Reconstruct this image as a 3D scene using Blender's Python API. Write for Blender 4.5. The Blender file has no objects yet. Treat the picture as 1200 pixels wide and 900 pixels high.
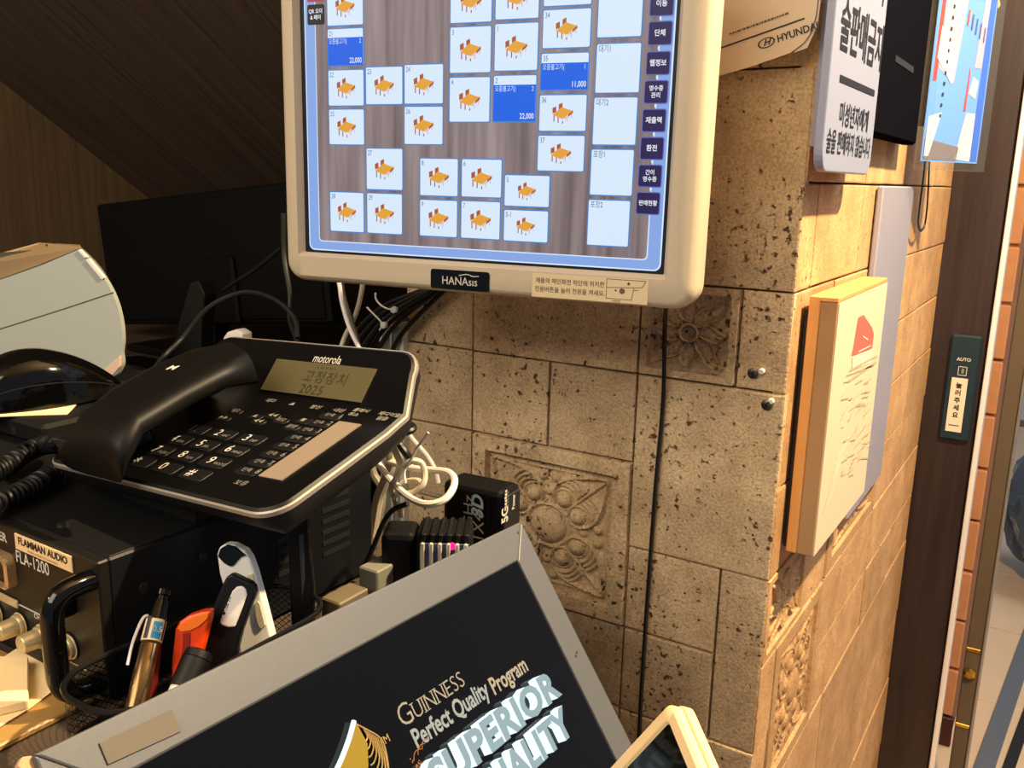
import bpy, bmesh, math, random
from mathutils import Vector, Matrix, Quaternion
random.seed(7)
SC = bpy.context.scene
COL = SC.collection

# ------------------------------------------------------------------ camera
F = 1060.0                                   # focal length in pixels of the 1200 x 900 frame
RIGHT = Vector((0.84564357, 0.53329675, 0.02194376))
UP = Vector((-0.13629006, 0.17599886, 0.97490995))
FWD = Vector((-0.51605423, 0.82741705, -0.22151535))
CAM = Vector((0.1959275, -0.75, 0.0))        # z = 0 is the camera height, the floor lies at FLOOR
FLOOR = -1.265
cd = bpy.data.cameras.new('camera'); cam = bpy.data.objects.new('camera', cd); COL.objects.link(cam)
cd.sensor_width = 36.0; cd.lens = 36.0 * F / 1200.0; cd.clip_start = 0.01; cd.clip_end = 60
cam.matrix_world = Matrix(((RIGHT.x, UP.x, -FWD.x, CAM.x), (RIGHT.y, UP.y, -FWD.y, CAM.y), (RIGHT.z, UP.z, -FWD.z, CAM.z), (0, 0, 0, 1)))
SC.camera = cam

# ------------------------------------------------------------------ light
SC.view_settings.view_transform = 'Standard'; SC.view_settings.look = 'None'
SC.view_settings.exposure = 0.0; SC.view_settings.gamma = 1.0
try: SC.view_settings.use_curve_mapping = False
except Exception: pass
wd = bpy.data.worlds.new('interior_air'); SC.world = wd; wd.use_nodes = True
wd.node_tree.nodes['Background'].inputs[0].default_value = (0.60, 0.66, 0.80, 1)
wd.node_tree.nodes['Background'].inputs[1].default_value = 0.34

def look(o, tgt):
    o.rotation_euler = (Vector(tgt) - o.location).to_track_quat('-Z', 'Y').to_euler()

def area_light(name, loc, tgt, size, power, col):
    l = bpy.data.lights.new(name, 'AREA'); l.shape = 'RECTANGLE'; l.size = size[0]; l.size_y = size[1]
    l.energy = power; l.color = col
    o = bpy.data.objects.new(name, l); COL.objects.link(o); o.location = loc; look(o, tgt); return o

def point_light(name, loc, power, col, rad):
    l = bpy.data.lights.new(name, 'POINT'); l.energy = power; l.color = col; l.shadow_soft_size = rad
    o = bpy.data.objects.new(name, l); COL.objects.link(o); o.location = loc; return o

# ceiling lamps of the shop, behind and above the camera (warm)
area_light('ceiling_lamp', (-0.35, -1.85, 1.05), (-0.25, 0.0, -0.3), (1.5, 1.0), 38, (1.0, 0.885, 0.715))
# warm spotlight near the door that grazes the side wall
point_light('door_spotlight', (0.47, 0.012, 0.74), 165, (1.0, 0.76, 0.45), 0.018)
# daylight coming in through the glass door
area_light('door_daylight', (1.7, 2.4, 2.0), (0.2, 1.0, -0.8), (1.6, 1.2), 60, (0.86, 0.92, 1.0))
# small warm desk lamp at the left of the counter
point_light('desk_lamp_bulb', (-0.95, -1.25, 0.35), 4.6, (1.0, 0.76, 0.46), 0.025)

# ------------------------------------------------------------------ pixel rays (real points on real planes)
def ray(u, v): return (FWD + RIGHT * ((u - 600) / F) - UP * ((v - 450) / F))
def at(u, v, X=None, Y=None, Z=None):
    d = ray(u, v)
    if X is not None: t = (X - CAM.x) / d.x
    elif Y is not None: t = (Y - CAM.y) / d.y
    else: t = (Z - CAM.z) / d.z
    return CAM + d * t
def onp(u, v, P, n):
    d = ray(u, v); return CAM + d * ((Vector(P) - CAM).dot(n) / d.dot(n))

# ------------------------------------------------------------------ materials
def lin(c):
    c = c / 255.0
    return c / 12.92 if c <= 0.04045 else ((c + 0.055) / 1.055) ** 2.4
def rgb(c): return (lin(c[0]), lin(c[1]), lin(c[2]), 1.0)

def mat(name, col, rough=0.5, metal=0.0, vary=0.0, vscale=30.0, bump=0.0, bscale=200.0, stretch=None, coat=0.0, trans=0.0, spec=0.5, ior=1.45):
    m = bpy.data.materials.new(name); m.use_nodes = True
    nt = m.node_tree; b = nt.nodes['Principled BSDF']
    b.inputs['Base Color'].default_value = rgb(col); b.inputs['Roughness'].default_value = rough
    b.inputs['Metallic'].default_value = metal; b.inputs['Coat Weight'].default_value = coat
    b.inputs['Coat Roughness'].default_value = 0.05
    b.inputs['Transmission Weight'].default_value = trans; b.inputs['Specular IOR Level'].default_value = spec
    b.inputs['IOR'].default_value = ior
    if vary or bump:
        tc = nt.nodes.new('ShaderNodeTexCoord'); mp = nt.nodes.new('ShaderNodeMapping')
        nt.links.new(tc.outputs['Object'], mp.inputs[0])
        if stretch: mp.inputs['Scale'].default_value = stretch
    if vary:
        n = nt.nodes.new('ShaderNodeTexNoise'); n.inputs['Scale'].default_value = vscale; n.inputs['Detail'].default_value = 5
        nt.links.new(mp.outputs[0], n.inputs['Vector'])
        mx = nt.nodes.new('ShaderNodeMix'); mx.data_type = 'RGBA'
        c0 = [lin(x) * (1 - vary) for x in col]; c1 = [min(1, lin(x) * (1 + vary)) for x in col]
        mx.inputs[6].default_value = (*c0, 1); mx.inputs[7].default_value = (*c1, 1)
        nt.links.new(n.outputs['Fac'], mx.inputs[0]); nt.links.new(mx.outputs[2], b.inputs['Base Color'])
    if bump:
        n2 = nt.nodes.new('ShaderNodeTexNoise'); n2.inputs['Scale'].default_value = bscale; n2.inputs['Detail'].default_value = 4
        nt.links.new(mp.outputs[0], n2.inputs['Vector'])
        bp = nt.nodes.new('ShaderNodeBump'); bp.inputs['Strength'].default_value = bump; bp.inputs['Distance'].default_value = 0.001
        nt.links.new(n2.outputs['Fac'], bp.inputs['Height']); nt.links.new(bp.outputs[0], b.inputs['Normal'])
    return m

def emat(name, col, k=1.0):
    m = bpy.data.materials.new(name); m.use_nodes = True
    b = m.node_tree.nodes['Principled BSDF']; b.inputs['Base Color'].default_value = (0.01, 0.01, 0.01, 1)
    b.inputs['Roughness'].default_value = 0.35; b.inputs['Specular IOR Level'].default_value = 0.2
    b.inputs['Emission Color'].default_value = rgb(col); b.inputs['Emission Strength'].default_value = k
    return m

def wood(name, c0, c1, scale, axis, rough=0.55, streak=14.0):
    """laminate with long grain along one axis ('x', 'y', 'z' or a Mapping rotation)"""
    m = bpy.data.materials.new(name); m.use_nodes = True; nt = m.node_tree; b = nt.nodes['Principled BSDF']
    tc = nt.nodes.new('ShaderNodeTexCoord'); mp = nt.nodes.new('ShaderNodeMapping')
    nt.links.new(tc.outputs['Object'], mp.inputs[0])
    rot = (0, 0, 0)
    if isinstance(axis, tuple): rot, axis = axis
    s = {'x': (1 / streak, 1, 1), 'y': (1, 1 / streak, 1), 'z': (1, 1, 1 / streak)}[axis]
    if rot != (0, 0, 0):
        m0 = nt.nodes.new('ShaderNodeMapping'); m0.inputs['Rotation'].default_value = rot
        nt.links.new(tc.outputs['Object'], m0.inputs[0]); nt.links.new(m0.outputs[0], mp.inputs[0])
    mp.inputs['Scale'].default_value = s
    n = nt.nodes.new('ShaderNodeTexNoise'); n.inputs['Scale'].default_value = scale; n.inputs['Detail'].default_value = 8; n.inputs['Roughness'].default_value = 0.7
    nt.links.new(mp.outputs[0], n.inputs['Vector'])
    r = nt.nodes.new('ShaderNodeValToRGB'); r.color_ramp.elements[0].position = 0.33; r.color_ramp.elements[1].position = 0.68
    r.color_ramp.elements[0].color = rgb(c0); r.color_ramp.elements[1].color = rgb(c1)
    nt.links.new(n.outputs['Fac'], r.inputs[0]); nt.links.new(r.outputs[0], b.inputs['Base Color'])
    b.inputs['Roughness'].default_value = rough
    bp = nt.nodes.new('ShaderNodeBump'); bp.inputs['Strength'].default_value = 0.15; bp.inputs['Distance'].default_value = 0.0006
    nt.links.new(n.outputs['Fac'], bp.inputs['Height']); nt.links.new(bp.outputs[0], b.inputs['Normal'])
    return m

def stone(name, c_dark, c_light, pit=(92, 62, 34), thr=0.80, rough_k=0.8):
    m = bpy.data.materials.new(name); m.use_nodes = True; nt = m.node_tree; b = nt.nodes['Principled BSDF']; N = nt.nodes.new; L = nt.links.new
    tc = N('ShaderNodeTexCoord')
    oi = N('ShaderNodeObjectInfo')
    n1 = N('ShaderNodeTexNoise'); n1.inputs['Scale'].default_value = 16; n1.inputs['Detail'].default_value = 9; n1.inputs['Roughness'].default_value = 0.72
    L(tc.outputs['Object'], n1.inputs['Vector'])
    r1 = N('ShaderNodeValToRGB'); r1.color_ramp.elements[0].position = 0.3; r1.color_ramp.elements[1].position = 0.7
    r1.color_ramp.elements[0].color = rgb(c_dark); r1.color_ramp.elements[1].color = rgb(c_light); L(n1.outputs['Fac'], r1.inputs[0])
    # per tile tone
    hv = N('ShaderNodeHueSaturation'); L(r1.outputs[0], hv.inputs['Color'])
    mr = N('ShaderNodeMapRange'); mr.inputs['To Min'].default_value = 0.86; mr.inputs['To Max'].default_value = 1.10; L(oi.outputs['Random'], mr.inputs[0]); L(mr.outputs[0], hv.inputs['Value'])
    # pits: sparse dark holes of two sizes
    n2 = N('ShaderNodeTexNoise'); n2.inputs['Scale'].default_value = 150; n2.inputs['Detail'].default_value = 3; L(tc.outputs['Object'], n2.inputs['Vector'])
    n3 = N('ShaderNodeTexNoise'); n3.inputs['Scale'].default_value = 14; n3.inputs['Detail'].default_value = 2; L(tc.outputs['Object'], n3.inputs['Vector'])
    mu = N('ShaderNodeMath'); mu.operation = 'MULTIPLY_ADD'; mu.inputs[1].default_value = 0.35; L(n3.outputs['Fac'], mu.inputs[0]); L(n2.outputs['Fac'], mu.inputs[2])
    rp = N('ShaderNodeValToRGB'); rp.color_ramp.elements[0].position = thr; rp.color_ramp.elements[1].position = thr + 0.08; L(mu.outputs[0], rp.inputs[0])
    mx = N('ShaderNodeMix'); mx.data_type = 'RGBA'; L(rp.outputs[0], mx.inputs[0]); L(hv.outputs[0], mx.inputs[6]); mx.inputs[7].default_value = rgb(pit)
    # fine speckle
    n4 = N('ShaderNodeTexNoise'); n4.inputs['Scale'].default_value = 400; n4.inputs['Detail'].default_value = 2; L(tc.outputs['Object'], n4.inputs['Vector'])
    m2 = N('ShaderNodeMix'); m2.data_type = 'RGBA'; m2.blend_type = 'MULTIPLY'; m2.inputs[0].default_value = 0.7
    r4 = N('ShaderNodeValToRGB'); r4.color_ramp.elements[0].position = 0.36; r4.color_ramp.elements[0].color = (0.62, 0.57, 0.50, 1); r4.color_ramp.elements[1].position = 0.6; L(n4.outputs['Fac'], r4.inputs[0])
    L(mx.outputs[2], m2.inputs[6]); L(r4.outputs[0], m2.inputs[7]); L(m2.outputs[2], b.inputs['Base Color'])
    b.inputs['Roughness'].default_value = 0.82
    sb = N('ShaderNodeMath'); sb.operation = 'SUBTRACT'; L(n4.outputs['Fac'], sb.inputs[0])
    ml = N('ShaderNodeMath'); ml.operation = 'MULTIPLY'; ml.inputs[1].default_value = 2.0; L(rp.outputs[0], ml.inputs[0]); L(ml.outputs[0], sb.inputs[1])
    bp = N('ShaderNodeBump'); bp.inputs['Strength'].default_value = rough_k; bp.inputs['Distance'].default_value = 0.0012
    L(sb.outputs[0], bp.inputs['Height']); L(bp.outputs[0], b.inputs['Normal'])
    return m

def clear(name, col=(235, 242, 245), rough=0.03, alpha=0.25):
    m = mat(name, col, rough, spec=0.6); m.node_tree.nodes['Principled BSDF'].inputs['Alpha'].default_value = alpha
    return m

M = dict(
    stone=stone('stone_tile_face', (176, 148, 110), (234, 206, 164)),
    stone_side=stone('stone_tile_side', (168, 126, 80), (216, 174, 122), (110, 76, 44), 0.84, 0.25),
    mortar=mat('tile_mortar', (96, 70, 42), 0.9, vary=0.2, vscale=60),
    beige=mat('beige_plastic', (195, 179, 152), 0.42, vary=0.04, vscale=12, bump=0.08, bscale=900),
    cream=mat('cream_plastic', (240, 206, 150), 0.4),
    black=mat('black_plastic', (10, 10, 11), 0.45, spec=0.3),
    tvblack=mat('display_black', (6, 6, 6), 0.6, spec=0.2),
    key=mat('key_plastic', (11, 11, 12), 0.45),
    black_matte=mat('black_matte_plastic', (11, 11, 12), 0.6, spec=0.25, vary=0.15, vscale=50),
    black_gloss=mat('black_gloss', (5, 5, 5), 0.08, spec=0.45),
    charcoal=mat('charcoal_plastic', (26, 26, 26), 0.5, spec=0.3),
    steel=mat('amp_steel', (34, 32, 27), 0.45, metal=0.55, vary=0.12, vscale=40),
    navy_steel=mat('amp_side_steel', (17, 19, 23), 0.45, metal=0.2, spec=0.3),
    silver=mat('silver_metal', (160, 153, 144), 0.42, metal=0.6, bump=0.05, bscale=400),
    alu=mat('brushed_frame', (85, 86, 88), 0.5, metal=0.25, vary=0.10, vscale=60, stretch=(8, 1, 8), bump=0.06, bscale=300),
    chrome=mat('chrome', (236, 236, 240), 0.3, metal=0.35),
    knob=mat('knob_metal', (208, 192, 152), 0.33, metal=0.6),
    white=mat('white_plastic', (226, 222, 212), 0.38),
    white_gloss=mat('white_gloss', (168, 174, 168), 0.16, spec=0.6, coat=0.4),
    grey_window=mat('smoked_window', (74, 70, 62), 0.15),
    paper=mat('paper', (248, 222, 168), 0.85, vary=0.03, vscale=8),
    white_cable=mat('white_cable', (240, 232, 222), 0.45),
    old_cable=mat('yellowed_cable', (184, 174, 152), 0.5),
    black_cable=mat('black_cable', (14, 14, 15), 0.45),
    ink=mat('black_ink', (22, 22, 24), 0.5),
    ink_soft=mat('grey_ink', (96, 80, 62), 0.7),
    print_white=mat('white_print', (196, 190, 176), 0.6),
    print_dim=mat('dim_print', (120, 116, 106), 0.6),
    lcd=mat('lcd_glass', (86, 80, 56), 0.22),
    lcd_ink=mat('lcd_segments', (52, 50, 30), 0.4),
    strip=mat('label_strip', (118, 104, 90), 0.7),
    brass=mat('brass', (204, 160, 72), 0.25, metal=0.95),
    orange=mat('orange_plastic', (228, 66, 14), 0.32),
    red=mat('red_plastic', (150, 28, 22), 0.4),
    blue=mat('blue_label', (40, 140, 190), 0.5),
    gold=mat('gold_ink', (150, 126, 74), 0.45, metal=0.3),
    grille=mat('black_mesh_steel', (20, 20, 20), 0.35, metal=0.4),
    pinewood=wood('pine_frame', (206, 140, 70), (232, 170, 96), 30, 'z', 0.5),
    linen=mat('linen_edge', (166, 130, 90), 0.85, bump=0.2, bscale=1200),
    canvas=mat('canvas_cloth', (206, 190, 160), 0.8, bump=0.2, bscale=1400),
    brown_post=wood('walnut_post', (26, 19, 21), (52, 39, 40), 46, 'z', 0.38, 22),
    soffit=wood('soffit_laminate', (60, 46, 36), (94, 76, 62), 90, ((math.radians(35.4), 0, 0), 'y'), 0.62, 40),
    panel_wood=wood('panel_laminate', (92, 70, 46), (126, 98, 66), 75, 'z', 0.6, 40),
    desk=wood('desk_laminate', (64, 53, 43), (82, 69, 57), 40, 'y', 0.45, 20),
    board=wood('writing_board', (140, 106, 56), (168, 132, 76), 40, 'y', 0.45, 20),
    terracotta=mat('terracotta', (198, 138, 96), 0.7, vary=0.15, vscale=30, bump=0.2, bscale=150),
    grout=mat('grout', (140, 92, 62), 0.9),
    floor_tile=mat('pale_floor_tile', (214, 186, 152), 0.4, vary=0.1, vscale=8),
    bronze=mat('bronze_metal', (98, 82, 64), 0.5, metal=0.0),
    glass=clear('clear_glass', (20, 22, 24), 0.03, 0.04),
    acrylic=clear('clear_acrylic', (120, 124, 126), 0.05, 0.06),
    sign_white=mat('white_acrylic', (134, 140, 164), 0.4),
    lilac=mat('white_board', (150, 148, 164), 0.35),
    sheet=mat('calendar_paper', (206, 188, 164), 0.75, vary=0.05, vscale=6),
    tablet=mat('dark_glass', (14, 14, 20), 0.5, spec=0.0),
    teal=mat('dark_teal_plastic', (22, 42, 54), 0.4),
    zip_white=mat('zip_nylon', (214, 212, 208), 0.4),
    zinc=mat('zinc_screw', (92, 88, 82), 0.35, metal=0.9),
    trunk=mat('grey_trunking', (140, 138, 124), 0.5),
    trunk_light=mat('pale_trunking', (206, 206, 190), 0.45),
    tape=mat('paper_tape', (92, 84, 73), 0.7, vary=0.08, vscale=80),
    card=mat('cardboard', (190, 152, 112), 0.85),
    wrap=mat('plastic_wrap', (70, 84, 104), 0.15, spec=0.7),
    darkred=mat('dark_red_skirting', (66, 22, 18), 0.5),
    strip_grey=mat('strip_grey', (92, 98, 108), 0.7),
)
# screen colours (they give off light)
def screen_wood():
    m = emat('screen_wallpaper', (140, 120, 120), 1.0); nt = m.node_tree; b = nt.nodes['Principled BSDF']
    tc = nt.nodes.new('ShaderNodeTexCoord'); mp = nt.nodes.new('ShaderNodeMapping'); mp.inputs['Scale'].default_value = (1, 1, 0.05)
    n = nt.nodes.new('ShaderNodeTexNoise'); n.inputs['Scale'].default_value = 110; n.inputs['Detail'].default_value = 5
    r = nt.nodes.new('ShaderNodeValToRGB'); r.color_ramp.elements[0].position = 0.3; r.color_ramp.elements[1].position = 0.7
    r.color_ramp.elements[0].color = rgb((106, 90, 92)); r.color_ramp.elements[1].color = rgb((158, 142, 144))
    nt.links.new(tc.outputs['Object'], mp.inputs[0]); nt.links.new(mp.outputs[0], n.inputs['Vector']); nt.links.new(n.outputs['Fac'], r.inputs[0]); nt.links.new(r.outputs[0], b.inputs['Emission Color'])
    return m
S = dict(
    wall=screen_wood(), card=emat('screen_card', (214, 232, 250)), line=emat('screen_card_border', (70, 128, 196)), blue=emat('screen_blue', (8, 96, 226)),
    rim=emat('screen_rim', (134, 166, 226)), edge=emat('screen_rim_edge', (214, 234, 255)), dark=emat('screen_button', (34, 24, 78)), dark2=emat('screen_button_edge', (98, 104, 180)),
    black=emat('screen_black', (26, 20, 30)), text=emat('screen_text_dark', (60, 96, 140)), wt=emat('screen_text_white', (236, 240, 250)), off=emat('screen_gap', (14, 18, 34), 0.5),
    top=emat('icon_tabletop', (226, 160, 56)), chair=emat('icon_chair', (170, 84, 50)), leg=emat('icon_leg', (220, 190, 186)), red=emat('screen_red', (176, 60, 66)),
)
GLOW = dict(white=emat('lightbox_white', (226, 250, 255), 1.25), face=emat('lightbox_letter_face', (158, 182, 186), 0.95), gold=emat('lightbox_gold', (206, 158, 24), 0.9), spark=emat('lightbox_spark', (220, 120, 20), 0.9), led=emat('pink_led', (255, 20, 110), 2.5))

# ------------------------------------------------------------------ mesh builder
WM = {}                                       # object -> world matrix
class MB:
    def __init__(s): s.v = []; s.f = []; s.mi = []; s.m = []; s.sm = []
    def _m(s, m):
        if m not in s.m: s.m.append(m)
        return s.m.index(m)
    def raw(s, vs, fs, m, T=None, smooth=False):
        o = len(s.v); k = s._m(m)
        for p in vs:
            p = Vector(p); s.v.append(T @ p if T is not None else p)
        for f in fs: s.f.append([o + i for i in f]); s.mi.append(k); s.sm.append(smooth)
        return s
    def bm(s, b, m, T=None, smooth=False):
        b.verts.index_update()
        s.raw([v.co.copy() for v in b.verts], [[v.index for v in f.verts] for f in b.faces], m, T, smooth); b.free(); return s
    def box(s, lo, hi, m, bev=0.0, seg=1, T=None, smooth=False):
        lo = Vector(lo); hi = Vector(hi); b = bmesh.new(); bmesh.ops.create_cube(b, size=1)
        for v in b.verts: v.co = Vector(((lo[i] + hi[i]) / 2 + v.co[i] * (hi[i] - lo[i]) for i in range(3)))
        if bev > 0: bmesh.ops.bevel(b, geom=b.edges[:], offset=bev, segments=seg, profile=0.5, affect='EDGES')
        bmesh.ops.recalc_face_normals(b, faces=b.faces[:])
        return s.bm(b, m, T, smooth)
    def prism(s, pts, vec, m, bev=0.0, seg=2, T=None, smooth=False):
        """polygon pts (3-D, planar) swept along vec"""
        b = bmesh.new(); vec = Vector(vec)
        a = [b.verts.new(Vector(p)) for p in pts]; c = [b.verts.new(Vector(p) + vec) for p in pts]
        n = len(pts); b.faces.new(a[::-1]); b.faces.new(c)
        for i in range(n): b.faces.new((a[i], a[(i + 1) % n], c[(i + 1) % n], c[i]))
        bmesh.ops.recalc_face_normals(b, faces=b.faces[:])
        if bev > 0:
            es = [e for e in b.edges if len(e.link_faces) == 2 and e.calc_face_angle(0) > 0.7]
            bmesh.ops.bevel(b, geom=es, offset=bev, segments=seg, profile=0.5, affect='EDGES')
        return s.bm(b, m, T, smooth)
    def loft(s, loops, m, cap=True, T=None, smooth=True, close=True):
        vs = []; fs = []; n = len(loops[0])
        for L in loops: vs += [Vector(p) for p in L]
        for i in range(len(loops) - 1):
            for j in range(n if close else n - 1):
                k = (j + 1) % n; fs.append((i * n + j, i * n + k, (i + 1) * n + k, (i + 1) * n + j))
        if cap: fs.append(tuple(range(n))[::-1]); fs.append(tuple(range((len(loops) - 1) * n, len(loops) * n)))
        return s.raw(vs, fs, m, T, smooth)
    def tube(s, pts, r, m, seg=8, sub=6, T=None, cap=True, flat=1.0):
        P = spline(pts, sub) if sub > 1 else [Vector(p) for p in pts]
        loops = []; prev = None
        for i, p in enumerate(P):
            t = (P[min(i + 1, len(P) - 1)] - P[max(i - 1, 0)]).normalized()
            if prev is None:
                a = Vector((0, 0, 1)) if abs(t.z) < 0.9 else Vector((1, 0, 0)); n = (a - t * a.dot(t)).normalized()
            else: n = (prev - t * prev.dot(t)).normalized()
            prev = n; bnm = t.cross(n)
            rr = r[min(int(i * len(r) / len(P)), len(r) - 1)] if isinstance(r, (list, tuple)) else r
            loops.append([p + (n * math.cos(2 * math.pi * k / seg) * flat + bnm * math.sin(2 * math.pi * k / seg)) * rr for k in range(seg)])
        return s.loft(loops, m, cap, T)
    def lathe(s, prof, A, B, m, seg=20, smooth=True):
        """prof: (t along A->B in metres, radius)"""
        A = Vector(A); d = (Vector(B) - A).normalized(); a = Vector((0, 0, 1)) if abs(d.z) < 0.9 else Vector((1, 0, 0))
        n = (a - d * a.dot(d)).normalized(); q = d.cross(n)
        loops = [[A + d * t + (n * math.cos(2 * math.pi * k / seg) + q * math.sin(2 * math.pi * k / seg)) * max(r, 1e-5) for k in range(seg)] for t, r in prof]
        return s.loft(loops, m, True, None, smooth)
    def quad(s, a, b, c, d, m): return s.raw([a, b, c, d], [(0, 1, 2, 3)], m)
    def poly(s, pts, m): return s.raw(pts, [tuple(range(len(pts)))], m)
    def text(s, body, T, size, m, bold=0.0, align='CENTER', sx=1.0, ext=0.0, shear=0.0, spacing=1.0):
        vs, fs = text_geo(body, size, bold, align, ext, shear, spacing)
        return s.raw([(v[0] * sx, v[1], v[2]) for v in vs], fs, m, T)
    def build(s, name, parent=None, base=None, ang=38):
        me = bpy.data.meshes.new(name); o = bpy.data.objects.new(name, me); COL.objects.link(o)
        if parent is not None: W = WM[parent]; o.parent = parent
        else:
            W = base if isinstance(base, Matrix) else Matrix.Translation(Vector(base) if base is not None else Vector((0, 0, 0)))
            o.matrix_world = W
        WM[o] = W; I = W.inverted()
        me.from_pydata([tuple(I @ p) for p in s.v], [], s.f)
        for m in s.m: me.materials.append(m)
        me.polygons.foreach_set('material_index', s.mi); me.polygons.foreach_set('use_smooth', s.sm)
        me.update()
        if any(s.sm): me.set_sharp_from_angle(angle=math.radians(ang))
        return o

def spline(pts, sub):
    P = [Vector(p) for p in pts]
    if len(P) < 3:
        return [P[0].lerp(P[-1], i / sub) for i in range(sub + 1)]
    out = []
    for i in range(len(P) - 1):
        p0 = P[i - 1] if i else P[0] * 2 - P[1]; p1 = P[i]; p2 = P[i + 1]; p3 = P[i + 2] if i + 2 < len(P) else P[-1] * 2 - P[-2]
        for k in range(sub):
            t = k / sub
            out.append(0.5 * ((2 * p1) + (p2 - p0) * t + (2 * p0 - 5 * p1 + 4 * p2 - p3) * t * t + (3 * p1 - p0 - 3 * p2 + p3) * t ** 3))
    out.append(P[-1]); return out

_tg = {}
def text_geo(body, size, bold, align, ext, shear, spacing):
    key = (body, size, bold, align, ext, shear, spacing)
    if key in _tg: return _tg[key]
    cu = bpy.data.curves.new('lettering', 'FONT'); cu.body = body; cu.size = size; cu.offset = bold * size; cu.align_x = align; cu.align_y = 'CENTER'
    cu.extrude = ext; cu.shear = shear; cu.space_character = spacing; cu.resolution_u = 3
    o = bpy.data.objects.new('lettering', cu); COL.objects.link(o)
    dg = bpy.context.evaluated_depsgraph_get(); dg.update()
    me = bpy.data.meshes.new_from_object(o.evaluated_get(dg))
    r = ([tuple(v.co) for v in me.vertices], [tuple(p.vertices) for p in me.polygons])
    bpy.data.meshes.remove(me); bpy.data.objects.remove(o); bpy.data.curves.remove(cu)
    _tg[key] = r; return r

def frame(o, x, y):
    """4x4 with origin o, x axis x, y axis ~y"""
    x = Vector(x).normalized(); y = Vector(y); y = (y - x * x.dot(y)).normalized(); z = x.cross(y)
    return Matrix(((x.x, y.x, z.x, o[0]), (x.y, y.y, z.y, o[1]), (x.z, y.z, z.z, o[2]), (0, 0, 0, 1)))

def rrect(x0, y0, x1, y1, r, n=6):
    out = []
    for cx, cy, a in ((x1 - r, y1 - r, 0), (x0 + r, y1 - r, 90), (x0 + r, y0 + r, 180), (x1 - r, y0 + r, 270)):
        for k in range(n + 1):
            t = math.radians(a + 90 * k / n); out.append((cx + r * math.cos(t), cy + r * math.sin(t)))
    return out

def tag(o, label, cat, group=None):
    o['label'] = label; o['category'] = cat
    if group: o['group'] = group
    return o
def thing(name, label, cat, base=(0, 0, 0), group=None):
    W = base if isinstance(base, Matrix) else Matrix.Translation(Vector(base))
    o = bpy.data.objects.new(name, None); COL.objects.link(o); o.empty_display_size = 0.05; o.matrix_world = W; WM[o] = W
    return tag(o, label, cat, group)
def structure(o): o['kind'] = 'structure'; return o
def copy_tree(root, T, label, group=None):
    r = root.copy(); COL.objects.link(r); r.matrix_world = T; WM[r] = T
    r['label'] = label
    if group: r['group'] = group
    for ch in list(root.children):
        c = ch.copy(); COL.objects.link(c); c.parent = r; WM[c] = T
        for g in list(ch.children):
            d = g.copy(); COL.objects.link(d); d.parent = c; WM[d] = T
    return r

# ================================================================== the setting
# main stone-tiled wall: y = 0 plane, its free corner at x = 0; tiles 7 mm proud of the mortar bed
WL = -0.4065
def grid_relief(n, fn, w, h, m, T, mb):
    vs = []; fs = []
    for j in range(n + 1):
        for i in range(n + 1):
            x = i / n; y = j / n; vs.append(T @ Vector((x * w, y * h, fn(x * 2 - 1, y * 2 - 1))))
    for j in range(n):
        for i in range(n):
            a = j * (n + 1) + i; fs.append((a, a + 1, a + n + 2, a + n + 1))
    # skirt
    rim = [i for i in range(n + 1)] + [(j + 1) * (n + 1) - 1 for j in range(1, n + 1)] + [n * (n + 1) + i for i in range(n - 1, -1, -1)] + [j * (n + 1) for j in range(n - 1, 0, -1)]
    o = len(vs); Ti = T.inverted()
    for i in rim:
        p = Ti @ vs[i]; p.z = -0.007; vs.append(T @ p)
    for k in range(len(rim)):
        k2 = (k + 1) % len(rim); fs.append((rim[k2], rim[k], o + k, o + k2))
    mb.raw(vs, fs, m, None, True)

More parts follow.
